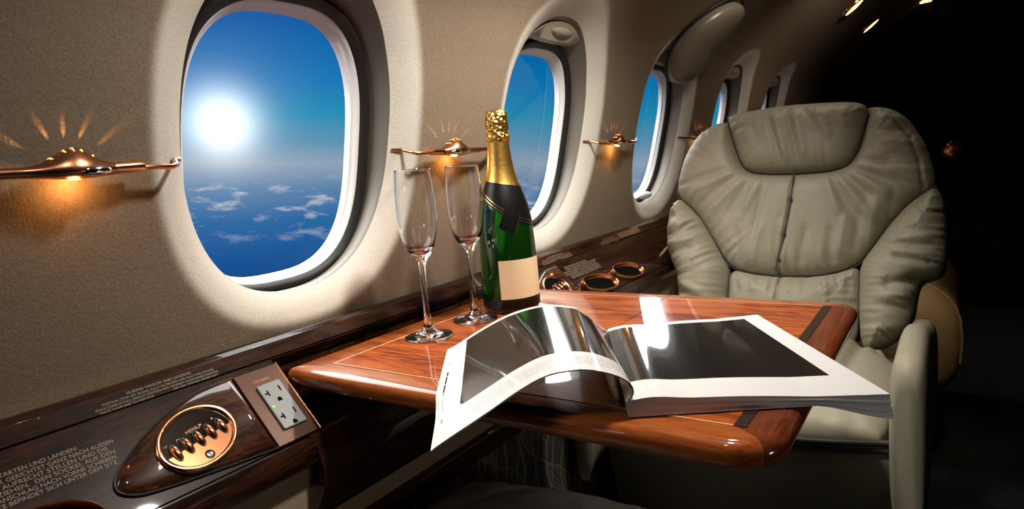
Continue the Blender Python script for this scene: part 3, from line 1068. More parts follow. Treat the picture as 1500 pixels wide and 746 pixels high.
for sgn, nm in ((-1, 'table_leaf'), (1, 'table_leaf')):
    b2 = bm.copy()
    r = bmesh.ops.bisect_plane(b2, geom=list(b2.verts) + list(b2.edges) + list(b2.faces), plane_co=(TXF + sgn * .0006, 0, 0), plane_no=(sgn, 0, 0), clear_inner=True)
    ed = [e for e in r['geom_cut'] if isinstance(e, bmesh.types.BMEdge)]
    bmesh.ops.contextual_create(b2, geom=ed)
    me = bpy.data.meshes.new(nm)
    for v in b2.verts: v.co -= table.location
    b2.to_mesh(me); b2.free()
    for m_ in (M['table_band'], M['table_band_side']): me.materials.append(m_)
    me.polygons.foreach_set('use_smooth', [True] * len(me.polygons)); me.set_sharp_from_angle(angle=math.radians(28))
    o = bpy.data.objects.new(nm, me); COL.objects.link(o); o.parent = table
    # veneer field and inlay lines let into this leaf
    x0, x1 = (IX0, TXF - .0006) if sgn < 0 else (TXF + .0006, IX1)
    mb = MB(); mb.rbox((x0, IY0, TZ - .002), (x1, IY1, TZ + .0004), .0)
    mb.build('veneer_field', M['table_top'], o, smooth=False)
    mb = MB()
    w = .0055
    h = TZ + .0007
    for y in (IY0, IY1):
        mb = MB(); mb.rbox((x0, y - .0009, TZ - .001), (x1, y + .0009, h), 0)
        mb.build('inlay_line', M['inlay_highlight'], o, smooth=False)
    if sgn < 0:
        mb = MB(); mb.rbox((IX0 - .0012, IY0, TZ - .001), (IX0 + .0012, IY1, h), 0)
        mb.build('inlay_line', M['inlay_highlight'], o, smooth=False)
    if sgn > 0:
        mb = MB(); mb.rbox((IX1 - .0012, IY0 - .001, TZ - .001), (IX1 + .0095, IY1 + .001, h + .0001), 0)
        mb.build('inlay_strip', M['inlay'], o, smooth=False)
bm.free()
mb = MB()
for y in (.60, .86):
    mb = MB(); mb.rbox((-.715, y - .02, TZ - .050), (-.30, y + .02, TZ - .0276), .003)
    mb.build('support_arm', M['steel'], table)

# ------------------------------------------------------------------ bottle
BX, BY = -.585, .830
bt = empty('champagne_bottle', (BX, BY, TZ), 'dark green bottle with gold foil neck and blank cream label', 'bottle')
Z = TZ + .0006
PB = [(.0, .006), (.018, .010), (.030, .004), (.036, .0), (.041, .001), (.0440, .006), (.0448, .014), (.0447, .060), (.0440, .105), (.0425, .130), (.0398, .150), (.0355, .170), (.0300, .188), (.0248, .203), (.0208, .220), (.0182, .240), (.0166, .258), (.0160, .268)]
def smooth_prof(P, k=4):
    out = []
    for i in range(len(P) - 1):
        p0, p1, p2, p3 = [Vector(P[max(0, min(len(P)-1, q))]) for q in (i-1, i, i+1, i+2)]
        for q in range(k):
            t = q / k
            v = 0.5 * ((2*p1) + (p2-p0)*t + (2*p0-5*p1+4*p2-p3)*t*t + (3*p1-p0-3*p2+p3)*t**3)
            out.append((max(0.0, v.x), v.y))
    out.append(P[-1])
    return out
def rb(z):
    P = PB[5:]
    for a_, b_ in zip(P[:-1], P[1:]):
        if a_[1] <= z <= b_[1]:
            t = (z - a_[1]) / (b_[1] - a_[1]); return lerp(a_[0], b_[0], t)
    return P[-1][0]
SP = smooth_prof(PB)
def rbs(z):
    best = SP[-1][0]
    for a_, b_ in zip(SP[20:-1], SP[21:]):
        if a_[1] <= z <= b_[1]:
            return lerp(a_[0], b_[0], (z - a_[1]) / max(1e-9, b_[1] - a_[1]))
    return best
mb = MB(); mb.lathe(SP, BX, BY, 64, z0=Z); mb.cap([(BX + .016 * math.cos(2*PI*j/64), BY + .016 * math.sin(2*PI*j/64), Z + .268) for j in range(64)])
mb.build('glass_body', M['bottle_glass'], bt, recalc=True)
VA = math.atan2(-BY, -BX)                    # azimuth from the bottle towards the camera
def shell(z_lo, z_hi, off, a0, a1, n=64, rows=10):
    out = []
    for i in range(rows + 1):
        r_ = []
        for j in range(n + 1):
            an = lerp(a0, a1, j / n)
            z = lerp(z_lo(an), z_hi(an), i / rows)
            r = rbs(z) + off
            r_.append((BX + r * math.cos(an), BY + r * math.sin(an), Z + z))
        out.append(r_)
    return out
# angle measured so that image right is positive: camera-right is +90 deg counter-clockwise seen from above
mb = MB()
mb.grid(shell(lambda a: .176, lambda a: .268, .0005, 0, 2*PI, 64, 20))
cap = [(.0166, .262), (.0182, .266), (.0186, .270), (.0178, .273), (.0172, .277), (.0176, .290), (.0172, .301), (.0150, .3085), (.008, .3115), (.0, .312)]
nf = mb.build('neck_foil', M['gold'], bt, recalc=True)
mb = MB()
rows = []
for r, z in smooth_prof(cap, 3):
    rows.append([(BX + (r + .0006 * math.sin(9 * 2*PI*j/56 + z * 300)) * math.cos(2*PI*j/56), BY + (r + .0006 * math.sin(9 * 2*PI*j/56 + z * 300)) * math.sin(2*PI*j/56), Z + z) for j in range(56)])
mb.grid(rows, closed=True)
mb.build('cork_foil', M['gold_cap'], bt, recalc=True)
def sash_lo(a):
    q = math.sin(a - VA)                     # +1 at image right
    return .158 - .026 * q - .006 * math.cos(a - VA)
def sash_hi(a):
    q = math.sin(a - VA)
    return .200 - .006 * q
mb = MB(); mb.grid(shell(sash_lo, sash_hi, .0009, 0, 2*PI, 96, 12)); mb.build('neck_band', M['black_foil'], bt, recalc=True)
mb = MB()
for dz in (.0025, .0075):
    mb.grid(shell(lambda a: sash_lo(a) + dz, lambda a: sash_lo(a) + dz + .0011, .0012, 0, 2*PI, 96, 1))
mb.grid(shell(lambda a: sash_hi(a) - .001, lambda a: sash_hi(a), .0012, 0, 2*PI, 96, 1))
mb.build('gold_lines', M['gold_line'], bt)
mb = MB()
lb = shell(lambda a: .0235, lambda a: .0835, .0006, VA - .36, VA + 1.75, 40, 6)
mb.grid(lb); mb.build('label', M['label'], bt)
mb = MB(); mb.grid(shell(lambda a: .0035, lambda a: .0205, .0005, 0, 2*PI, 64, 4)); mb.build('base_label', M['black_foil'], bt)
mb = MB()
tg = []
for i in range(7):
    r_ = []
    for j in range(9):
        u, v_ = j / 8, i / 6
        an = VA + lerp(.05, .62, u) + .30 * v_ * -1
        z = lerp(.158, .128, v_) + .012 * (0.5 - u)
        r = rbs(z) + .0016
        r_.append((BX + r * math.cos(an), BY + r * math.sin(an), Z + z))
    tg.append(r_)
mb.grid(tg)
mb.grid([[r_[8] for r_ in tg], [tuple(Vector(r_[8]) + (Vector(r_[7]) - Vector(r_[8])) * .35 + Vector((0, 0, .0)) + Vector((math.cos(VA), math.sin(VA), 0)) * .0004) for r_ in tg]], mi=1)
mb.build('ribbon_tag', [M['black_foil'], M['gold_line']], bt)

# ------------------------------------------------------------------ champagne flutes
def make_flute(x, y, label):
    g = empty('champagne_flute', (x, y, TZ), label, 'glass', 'champagne flutes on the table')
    z0 = TZ + .0009
    mb = MB()                                   # foot and stem
    P = smooth_prof([(.0, .0), (.030, .0), (.0330, .0010), (.0325, .0022), (.024, .0042), (.013, .0075), (.0075, .013), (.0055, .022), (.0043, .040), (.0040, .070), (.0045, .090), (.0062, .102), (.0095, .109), (.0138, .1155),
                     (.0185, .124), (.0228, .136), (.0262, .155), (.0272, .172), (.0268, .192), (.0255, .212), (.0240, .2315)], 4)
    wall = .0011
    inn = smooth_prof([(.0, .1185), (.006, .1195), (.0125, .1225), (.0178, .129), (.0218, .1385), (.0251, .155), (.0261, .172), (.0257, .192), (.0244, .212), (.0230, .2308)], 4)
    full = P + [(.0237, .2320), (.0232, .2318)] + inn[::-1]
    k = next(i for i, p in enumerate(P) if p[1] > .104)
    mb.lathe(full, x, y, 64, z0=z0)
    mb.build('flute_glass', M['crystal'], g, recalc=True, angle=70)
    return g
make_flute(-.605, .652, 'empty champagne flute standing nearer the table corner, away from the bottle')
make_flute(-.599, .751, 'empty champagne flute standing close beside the green bottle')

# ------------------------------------------------------------------ magazine
mag = empty('magazine', (-.236, .497, TZ), 'open glossy magazine with black full-page pictures and one page curling over', 'magazine')
S0, S1 = Vector((-.2355, .495, .7145)), Vector((-.357, .706, .7140))
R0, R1 = Vector((-.046, .612, .7065)), Vector((-.207, .826, .7140))
def right_pt(u, v, zoff=0.0, spread=0.0, bump=.0025):
    A = S0.lerp(S1, v); B = R0.lerp(R1, v)
    p = A.lerp(B, u)
    p.z += bump * math.sin(PI * min(1, u * 1.4)) + .003 * math.exp(-((u - .10) / .10) ** 2) + zoff
    if spread:
        p.z -= spread * u * u
    return p
NU, NV = 48, 14
mb = MB(); uv = []
rows = []
for i in range(NV + 1):
    rows.append([tuple(right_pt(j / NU, i / NV, .0006)) for j in range(NU + 1)])
    uv += [(j / NU, i / NV) for j in range(NU + 1)]
mb.grid(rows)
mb.build('right_page', M['page_r'], mag, uv=uv)
# the stack of pages under it, its edges ridged like paper
mb = MB()
layers = 10
loops = []
for k in range(layers + 1):
    t = k / layers
    for jit in ((0.0, 0.0),) if k in (0, layers) else ((0.0, -.0004), (-.0016, 0.0)):
        lp = []
        rnd = .003 * math.sin(k * 2.3) + jit[0]
        for j in range(NU + 1):
            u = j / NU; lp.append((u * (1 + rnd * .6 + (.02 * t * t)), -.0 + .004 * math.sin(k * 1.7) * u, u))
        for i in range(1, NV + 1):
            lp.append((1 + rnd * .6 + (.02 * t * t), i / NV, 1))
        for j in range(NU - 1, -1, -1):
            lp.append((j / NU, 1, j / NU))
        for i in range(NV - 1, 0, -1):
            lp.append((0, i / NV, 0))
        ring_ = []
        for (u, v, uu) in lp:
            top = right_pt(min(u, 1), max(0, v), .0003)
            p = S0.lerp(S1, v).lerp(R0.lerp(R1, v), u)
            zb = TZ + .0012
            over = S(p.x, -.104, -.04)
            zbot = zb - .016 * over * (1 - .5 * v)
            ring_.append((p.x, p.y, lerp(top.z, min(zbot, top.z - .002), t) + jit[1]))
        loops.append(ring_)
mb.grid(loops, closed=True)
mb.grid([[(lambda p, t_, v_: (p.x, p.y, min(TZ + .0012 - .016 * S(p.x, -.104, -.04) * (1 - .5 * v_), t_.z - .002)))(S0.lerp(S1, i / NV).lerp(R0.lerp(R1, i / NV), j / NU), right_pt(j / NU, i / NV), i / NV) for j in range(NU + 1)] for i in range(NV + 1)], flip=True)
mb.build('page_block', M['paper_edges'], mag, recalc=True, angle=20)
# curled pages
NEAR = [(.0005, .7135), (-.0040, .7185), (-.0062, .7250), (-.0035, .7320), (.0035, .7375), (.0120, .7415), (.0275, .7460), (.0453, .7472), (.0695, .7432), (.0946, .7310), (.1203, .7148), (.1398, .7030), (.1595, .6912), (.1782, .6795)]
FAR = [(.0005, .7130), (.0020, .7150), (.0045, .7170), (.0080, .7195), (.0150, .7270), (.0238, .7352), (.0310, .7410), (.0399, .7467), (.0649, .7512), (.0905, .7503), (.1256, .7412), (.1616, .7242), (.1860, .7105), (.2030, .7018)]
SD = (S1 - S0); SD.z = 0
UD = Vector((-SD.y, SD.x, 0)).normalized()
if UD.x > 0: UD = -UD
def curve_pts(C, n):
    P = smooth_prof([(c[0] + 1.0, c[1]) for c in C], 8)
    P = [(p[0] - 1.0, p[1]) for p in P]
    d = [0]
    for a_, b_ in zip(P[:-1], P[1:]): d.append(d[-1] + math.hypot(b_[0]-a_[0], b_[1]-a_[1]))
    out = []
    for k in range(n + 1):
        s = d[-1] * k / n
        i = max(0, min(len(P) - 2, next((q for q in range(len(d) - 1) if d[q+1] >= s - 1e-9), len(P) - 2)))
        t = (s - d[i]) / max(1e-9, d[i+1] - d[i])
        out.append((lerp(P[i][0], P[i+1][0], t), lerp(P[i][1], P[i+1][1], t)))
    return out
CN, CF = curve_pts(NEAR, 72), curve_pts(FAR, 72)
def left_pt(j, v, off=0.0):
    a_, b_ = CN[j], CF[j]
    u, z = lerp(a_[0], b_[0], v), lerp(a_[1], b_[1], v)
    base = S0.lerp(S1, v)
    # normal offset (towards the inside of the curl)
    j0, j1 = max(0, j - 1), min(72, j + 1)
    tu = lerp(CN[j1][0] - CN[j0][0], CF[j1][0] - CF[j0][0], v); tz = lerp(CN[j1][1] - CN[j0][1], CF[j1][1] - CF[j0][1], v)
    l = math.hypot(tu, tz)
    u += off * tz / l; z -= off * tu / l * (1 if True else 1)
    p = Vector((base.x, base.y, 0)) + UD * u
    zmin = TZ + .0026 - off
    z_on = max(z, zmin)
    p.z = lerp(z, z_on, S(p.y, .452, .476))
    return p
def curl(name, mat, off, j1=72, flip=False, vflip=False):
    mb = MB(); uv = []
    rows = []
    for i in range(25):
        rows.append([tuple(left_pt(j, i / 24, off)) for j in range(j1 + 1)])
        uv += [(j / 72, i / 24) for j in range(j1 + 1)]
    mb.grid(rows, flip=flip)
    return mb.build(name, mat, mag, uv=uv)
curl('curled_page', M['page_l'], 0.0)
curl('curled_page', M['page_b'], .0012)

# ------------------------------------------------------------------ armchairs
def resample(P, n, smooth=2):
    P = [np.array(p, float) for p in P]
    for _ in range(smooth):
        Q = []
        for a_, b_ in zip(P, P[1:] + P[:1]):
            Q += [a_ * .75 + b_ * .25, a_ * .25 + b_ * .75]
        P = Q
    P = P + [P[0]]
    d = np.cumsum([0] + [np.linalg.norm(b_ - a_) for a_, b_ in zip(P[:-1], P[1:])])
    out = []
    for s in np.linspace(0, d[-1], n, endpoint=False):
        i = min(len(P) - 2, int(np.searchsorted(d, s, side='right') - 1))
        t = (s - d[i]) / max(1e-9, d[i+1] - d[i])
        out.append(P[i] * (1 - t) + P[i+1] * t)
    return np.array(out)

def seg_dist(p, a, b):
    ab = b - a
    t = np.clip(((p - a) @ ab) / (ab @ ab), 0, 1)
    q = a + t[..., None] * ab
    return np.linalg.norm(p - q, axis=-1), t

def puff(mb, outline, place, amp=.03, crown=.015, w=.045, skirt=.06, center=None, pucker=.004, seed=1, creases=(), base=0.0, n=240, rings=46, freq=24, plen=.05, dent=None):
    """an upholstered panel: flat outline blown up into a cushion with gathers along its seams"""
    B = resample(outline, n)
    c = np.array(center) if center is not None else B.mean(axis=0)
    rs = np.random.RandomState(seed)
    per = np.linalg.norm(np.roll(B, -1, 0) - B, axis=1).sum()
    s = np.arange(n) / n * 2 * PI
    g = np.zeros(n)
    for k in range(7):
        fq = int(freq * (0.5 + 0.28 * k)) + rs.randint(0, 4)
        g += rs.uniform(.4, 1.0) * np.sin(fq * s + rs.uniform(0, 6.28))
    g = g / 2.6 * (.55 + .45 * np.sin(3 * s + rs.uniform(0, 6)) * np.sin(5 * s + rs.uniform(0, 6)))
    E0, E1 = B, np.roll(B, -1, 0)
    def near_edge(P, A0, A1):
        ab = A1 - A0
        t = np.clip(((P[:, None, :] - A0[None]) * ab[None]).sum(-1) / np.maximum((ab * ab).sum(-1), 1e-12)[None], 0, 1)
        d = np.linalg.norm(P[:, None, :] - (A0[None] + t[..., None] * ab[None]), axis=-1)
        k = d.argmin(1)
        return d.min(1), k
    if dent is not None:
        DB = resample(dent, 120); D0, D1 = DB, np.roll(DB, -1, 0)
        def within(P):
            x, y = P[:, 0][:, None], P[:, 1][:, None]
            c1 = (D0[:, 1][None] > y) != (D1[:, 1][None] > y)
            xi = (D1[:, 0] - D0[:, 0])[None] * (y - D0[:, 1][None]) / ((D1[:, 1] - D0[:, 1])[None] + 1e-12) + D0[:, 0][None]
            return (np.logical_and(c1, x < xi).sum(1) % 2) == 1
    pts, allh = [], []
    for rho in 1 - np.linspace(0, 1, rings) ** 1.5:
        P = c + (B - c) * max(rho, .012)
        d, k = near_edge(P, E0, E1)
        q = np.clip(d / w, 0, 1)
        h = amp * np.sqrt(np.clip(1 - (1 - q) ** 2, 0, 1)) + crown * (1 - rho ** 2)
        h = h + 1.35 * pucker * g[k] * np.exp(-d / plen) * (1 - np.exp(-d / .006))
        for cr in creases:
            a_, b_, am, wd = cr[:4]
            dist, t = seg_dist(P, np.array(a_), np.array(b_))
            am = am if len(cr) > 4 else am * 1.5
            tap = 1.0 if len(cr) > 4 else np.clip(np.sin(PI * np.clip(t, .04, .96)) * 1.6, 0, 1)
            h = h + am * np.exp(-(dist / wd) ** 2) * tap
        if dent is not None:
            dd, _ = near_edge(P, D0, D1)
            ins = within(P)
            h = np.where(ins, -.01, h * (1 - np.exp(-dd / .012)) - .004 * np.exp(-dd / .01))
        pts.append(P); allh.append(h + base)
    row0 = [place(x, z, -skirt) for x, z in pts[0]]
    rows = [row0] + [[place(x, z, hh) for (x, z), hh in zip(P, h)] for P, h in zip(pts, allh)]
    mb.grid(rows, closed=True)
    mb.fan(rows[-1], tuple(np.mean(np.array(rows[-1]), axis=0)))
    mb.cap(row0)

def seam_line(mb, pts, place, h, r=.0028):
    P = smooth_prof([(p[0] + 5, p[1]) for p in pts], 4)
    mb.tube([place(p[0] - 5, p[1], h) for p in P], r, 8)

O_HEAD = [(-0.479, 0.999), (-0.413, 1.004), (-0.344, 1.008), (-0.262, 1.004), (-0.199, 0.999), (-0.172, 0.990), (-0.166, 0.968), (-0.173, 0.943), (-0.18, 0.908), (-0.189, 0.881), (-0.204, 0.858), (-0.237, 0.848), (-0.279, 0.846), (-0.339, 0.846), (-0.408, 0.852), (-0.431, 0.864), (-0.443, 0.882), (-0.456, 0.916), (-0.467, 0.949), (-0.476, 0.98)]
O_MAIN = [(-0.521, 0.978), (-0.557, 0.955), (-0.59, 0.899), (-0.602, 0.833), (-0.597, 0.803), (-0.572, 0.783), (-0.539, 0.753), (-0.505, 0.702), (-0.472, 0.649), (-0.45, 0.629), (-0.404, 0.616), (-0.342, 0.613), (-0.281, 0.613), (-0.223, 0.622), (-0.180, 0.642), (-0.155, 0.675), (-0.117, 0.733), (-0.085, 0.772), (-0.054, 0.794), (-0.036, 0.805), (-0.041, 0.842), (-0.053, 0.886), (-0.077, 0.933), (-0.107, 0.968), (-0.141, 0.983), (-0.169, 0.985), (-0.269, 0.980), (-0.392, 0.980), (-0.493, 0.986)]
O_WL = [(-0.597, 0.803), (-0.617, 0.773), (-0.624, 0.719), (-0.62, 0.675), (-0.605, 0.64), (-0.590, 0.612), (-0.585, 0.573), (-0.580, 0.480), (-0.464, 0.480), (-0.464, 0.565), (-0.46, 0.629), (-0.474, 0.648), (-0.505, 0.702), (-0.539, 0.753), (-0.572, 0.784)]
O_LUM = [(-0.46, 0.628), (-0.404, 0.616), (-0.342, 0.612), (-0.281, 0.613), (-0.223, 0.622), (-0.178, 0.641), (-0.177, 0.595), (-0.177, 0.537), (-0.178, 0.484), (-0.2, 0.456), (-0.313, 0.45), (-0.436, 0.451), (-0.461, 0.488), (-0.462, 0.565)]
O_WR = [(-0.038, 0.803), (-0.024, 0.783), (-0.017, 0.738), (-0.016, 0.697), (-0.015, 0.662), (-0.020, 0.628), (-0.037, 0.616), (-0.062, 0.607), (-0.069, 0.576), (-0.074, 0.528), (-0.1, 0.49), (-0.134, 0.462), (-0.17, 0.458), (-0.177, 0.537), (-0.177, 0.595), (-0.177, 0.640), (-0.155, 0.675), (-0.117, 0.733), (-0.085, 0.772), (-0.054, 0.795)]
CX, CYF, CYB = -.325, 1.05, 1.55

def make_chair(label, group, leather_m, back_on=True, name='leather_armchair', cat='armchair'):
    ch = empty(name, (CX, 1.35, 0), label, cat, group)
    cover = .605
    def back(x, z, h):
        y = CYB + .28 * (z - .47)
        return (x, y - h * .963, z + h * .27)
    LM = [leather_m]
    if back_on:
        mb = MB()
        seam = [(-0.31, 0.845), (-0.315, 0.776), (-0.328, 0.698), (-0.34, 0.644), (-0.342, 0.616)]
        cr = [(seam[i], seam[i+1], -.011, .0045, 1) for i in range(4)]
        rs = np.random.RandomState(4)
        # gathers fanning out of the headrest corners and up from the lower seam
        for k, an in enumerate(np.linspace(-2.9, -1.75, 7)):
            a_ = (-.44 + .012 * k, .862 - .004 * k); ln = rs.uniform(.10, .17)
            cr.append((a_, (a_[0] + ln * math.cos(an), a_[1] + ln * math.sin(an) * .9), .0042 * (1 if k % 2 else -.9), .009))
        for k, an in enumerate(np.linspace(-.12, -1.25, 8)):
            a_ = (-.205 - .012 * k * .5, .862 - .003 * k); ln = rs.uniform(.10, .17)
            cr.append((a_, (a_[0] + ln * math.cos(an), a_[1] + ln * math.sin(an)), .0048 * (1 if k % 2 else -.9), .009))
        for k in range(7):
            x = -.43 + .035 * k + rs.uniform(-.01, .01)
            cr.append(((x, .625), (x + rs.uniform(-.01, .03), .70 + rs.uniform(0, .08)), .0035 * (1 if k % 2 else -1), .010))
        for k in range(5):
            x = -.25 + .03 * k
            cr.append(((x, .63 + .012 * k), (x + .02, .73 + .02 * k), .003 * (1 if k % 2 else -1), .009))
        for k in range(6):
            z = .80 + .028 * k
            cr.append(((-.040, z), (-.115 - .01 * k, z + .015), .003 * (1 if k % 2 else -1), .008))
        # outer piping of the shoulder
        pipe = [(-.115, .945), (-.085, .905), (-.068, .855), (-.060, .800)]
        cr += [(pipe[i], pipe[i+1], -.006, .004, 1) for i in range(3)]
        puff(mb, O_MAIN, back, amp=.040, crown=.022, w=.055, skirt=.085, center=(-.325, .800), pucker=.0050, seed=3, creases=cr, freq=30, plen=.045, rings=72, n=360, dent=O_HEAD)
        mb.build('backrest', LM, ch, recalc=True, angle=80)
        mb = MB()
        cr = [((-.375, .985), (-.335, .855), -.0035, .007), ((-.36, .99), (-.325, .86), .004, .009), ((-.33, .985), (-.300, .855), -.004, .007), ((-.315, .985), (-.285, .865), .003, .010), ((-.27, .985), (-.235, .905), .0035, .010), ((-.30, .99), (-.255, .92), -.0028, .009), ((-.235, .985), (-.20, .93), .0028, .009), ((-.43, .96), (-.40, .90), .002, .012)]
        puff(mb, O_HEAD, back, amp=.040, crown=.016, w=.045, skirt=.05, pucker=.0035, seed=8, creases=cr, base=.004, freq=20)
        mb.build('headrest', LM, ch, recalc=True, angle=80)
        mb = MB()
        cr = [((-.62, .655 + .022 * k), (-.52, .672 + .024 * k), .0042 * (1 if k % 2 else -.9), .008) for k in range(6)] + [((-.59, .60), (-.50, .56), .004, .010), ((-.585, .575), (-.495, .535), -.004, .009)]
        puff(mb, O_WL, back, amp=.050, crown=.020, w=.05, skirt=.06, center=(-.535, .635), pucker=.005, seed=12, creases=cr, freq=26)
        mb.build('side_bolster', LM, ch, recalc=True, angle=80)
        mb = MB()
        cr = [((-.030, .640 + .018 * k), (-.125, .655 + .012 * k), .0035 * (1 if k % 2 else -.9), .008) for k in range(5)] + [((-.055, .612), (-.135, .596), -.008, .010), ((-.06, .585), (-.14, .570), .004, .010), ((-.07, .545), (-.15, .56), -.004, .010), ((-.08, .52), (-.165, .50), .003, .010)]
        puff(mb, O_WR, back, amp=.050, crown=.020, w=.05, skirt=.06, center=(-.105, .640), pucker=.005, seed=21, creases=cr, freq=26)
        mb.build('side_bolster', LM, ch, recalc=True, angle=80)
        mb = MB()
        cr = [((-.342, .616), (-.345, .53), -.009, .004, 1), ((-.345, .53), (-.345, .45), -.009, .004, 1)] + [((-.44 + .04 * k, .615), (-.435 + .04 * k, .57), .003 * (1 if k % 2 else -1), .008) for k in range(7)]
        puff(mb, O_LUM, back, amp=.022, crown=.022, w=.04, skirt=.06, pucker=.004, seed=30, creases=cr, freq=26)
        mb.build('lumbar_cushion', LM, ch, recalc=True, angle=80)
        # dark stitched seams down in the grooves
        mb = MB()
        seam_line(mb, O_HEAD[6:] + O_HEAD[:1], back, .006)
        seam_line(mb, O_MAIN[2:20], back, .006)
        seam_line(mb, seam, back, .052, .0016)
        mb.build('seam', M['leather_seam'], ch)
        # shell behind the cushions
        mb = MB()
        sh = [(-.56, .93), (-.585, .82), (-.59, .70), (-.56, .45), (-.12, .45), (-.055, .62), (-.055, .80), (-.10, .94), (-.20, .965), (-.45, .965)]
        puff(mb, sh, lambda x, z, h: (x, CYB + .28 * (z - .47) + .075 + h, z), amp=.055, crown=.03, w=.08, skirt=.03, pucker=0, n=80, rings=16)
        mb.build('back_shell', LM, ch, recalc=True, angle=80)
    # seat: cushion with a bowed front, then the apron under its piping
    x0, x1 = -.572, -.082
    front = [(lerp(x0, x1, t), CYF + .052 * (2 * t - 1) ** 2 + .0) for t in np.linspace(0, 1, 13)]
    seat_o = front + [(x1 - .01, CYB + .03), (x0 + .01, CYB + .03)]
    def seat(x, y, h): return (x, y, .452 + h + .020 * max(0, (abs(x - CX) - .12) / .12) * 0 + .012 * (y - CYF) / .5)
    mb = MB()
    cr = [((-.175, 1.20), (-.165, 1.56), -.010, .012), ((-.48, 1.20), (-.485, 1.56), -.010, .012), ((-.175, 1.20), (-.21, 1.10), -.006, .012), ((-.48, 1.2), (-.44, 1.10), -.006, .012)]
    cr += [((-.15 + .012 * k, 1.52), (-.12 + .01 * k, 1.42 - .02 * k), .003 * (1 if k % 2 else -1), .008) for k in range(5)]
    puff(mb, seat_o, seat, amp=.030, crown=.022, w=.06, skirt=.02, pucker=.003, seed=40, creases=cr, freq=22, plen=.04)
    mb.build('seat_cushion', LM, ch, recalc=True, angle=80)
    mb = MB()
    fr2 = [(x, y - .004) for x, y in front]
    mb.tube([(x, y - .003, .4505) for x, y in front], .0050, 10)
    mb.tube([(x, y - .004, .4375) for x, y in front], .0040, 10)
    mb.build('piping', [M['leather_seam'] if leather_m is M['leather'] else leather_m], ch)
    mb = MB()
    rows = []
    for z, ins in ((.446, .004), (.440, .000), (.40, -.006), (.34, .000), (.27, .014), (.20, .034), (.15, .05)):
        r_ = [(lerp(x, CX, ins * .9), y + ins * .9, z) for x, y in front] + [(x1 - .01 - ins * .3, CYB, z), (x0 + .01 + ins * .3, CYB, z)]
        rows.append(r_)
    mb.grid(rows, closed=True); mb.cap(rows[-1])
    mb.build('apron', LM, ch, recalc=True, angle=60)
    # armrests: tall pads with rounded fronts
    for sg in ((1, -1) if back_on else ()):
        top = cover
        xin, xout = (-.083, -.030) if sg > 0 else (-.567, -.620)
        mb = MB()
        rows = []
        K = 26
        for k in range(K + 1):
            t = k / K
            # section along y; the front closes in a quarter round
            y = CYF - .012 + .50 * t ** 1.4
            e = math.sqrt(max(0, 1 - (1 - min(1, (y - CYF + .0125) / .045)) ** 2))
            tp = lerp(top - .05, top, e) - .065 * S(y, CYF + .15, CYB)
            bt_ = .34 - .04 * (1 - e)
            hw = abs(xout - xin) / 2 * lerp(.55, 1.0, e)
            cx = (xin + xout) / 2
            r_ = []
            for j in range(28):
                q = 2 * PI * j / 28
                dx, dz = se(q, hw, (tp - bt_) / 2, 3.6)
                # shallow belly on the inner face
                r_.append((cx + dx + .006 * math.sin(q) * 0, y, (tp + bt_) / 2 + dz))
            rows.append(r_)
        mb.grid(rows, closed=True); mb.cap(rows[0]); mb.cap(rows[-1])
        mb.build('armrest', LM, ch, recalc=True, angle=60)
    mb = MB()
    mb.rbox((CX - .16, 1.16, .012), (CX + .16, 1.50, .155), .03, 4)
    mb.rbox((CX - .20, 1.12, .0005), (CX + .20, 1.54, .03), .012, 3)
    mb.build('pedestal', M['steel'], ch)
    return ch
make_chair('large sage leather armchair with puckered headrest facing the table', None, M['leather'])
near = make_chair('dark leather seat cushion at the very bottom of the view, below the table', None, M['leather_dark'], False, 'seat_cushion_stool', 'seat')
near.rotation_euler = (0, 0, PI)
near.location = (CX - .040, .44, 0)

# tan seat beyond the armchair
so = empty('lounge_seat', (-.25, 2.3, 0), 'tan leather lounge seat end showing past the armchair', 'seat')
mb = MB()
rows = []
for k in range(22):
    t = k / 21
    y = 1.98 + .75 * t
    e = math.sqrt(max(0, 1 - (1 - min(1, t / .16)) ** 2))
    r_ = []
    for j in range(32):
        q = 2 * PI * j / 32
        dx, dz = se(q, .30 * lerp(.8, 1, e), .185 * lerp(.8, 1, e), 3.0)
        r_.append((-.29 + dx, y, .335 + dz))
    rows.append(r_)
mb.grid(rows, closed=True); mb.cap(rows[0]); mb.cap(rows[-1])
bd = mb.build('seat_body', M['leather_tan'], so, recalc=True, angle=60)
mb = MB()
pp = []
for j in range(33):
    q = 2 * PI * j / 32
    dx, dz = se(q, .302, .187, 3.0)
    pp.append((-.29 + dx, 2.12, .335 + dz))
mb.tube(pp, .005, 8, caps=False); mb.build('piping', M['leather_tan'], so)
mb = MB(); mb.rbox((-.52, 2.06, .0005), (-.06, 2.66, .16), .02, 3); mb.build('plinth', M['steel'], so)

# ------------------------------------------------------------------ camera
yaw, pitch, roll, F = -.607678572, -.13909484, -.0855913407, 950.872625
fwd = Vector((math.sin(yaw) * math.cos(pitch), math.cos(yaw) * math.cos(pitch), math.sin(pitch)))
rt = fwd.cross(Vector((0, 0, 1))).normalized()
upv = rt.cross(fwd)
c_, s_ = math.cos(roll), math.sin(roll)
Rv, Uv = rt * c_ + upv * s_, upv * c_ - rt * s_
cam = bpy.data.cameras.new('camera')
cam.sensor_width = 36.0
cam.lens = F * 36.0 / 1500.0
cam.clip_start = .02
co = bpy.data.objects.new('camera', cam)
mw = Matrix((Rv, Uv, -fwd)).transposed().to_4x4()
mw.translation = Vector((0, 0, .929))
co.matrix_world = mw
COL.objects.link(co)
SC.camera = co

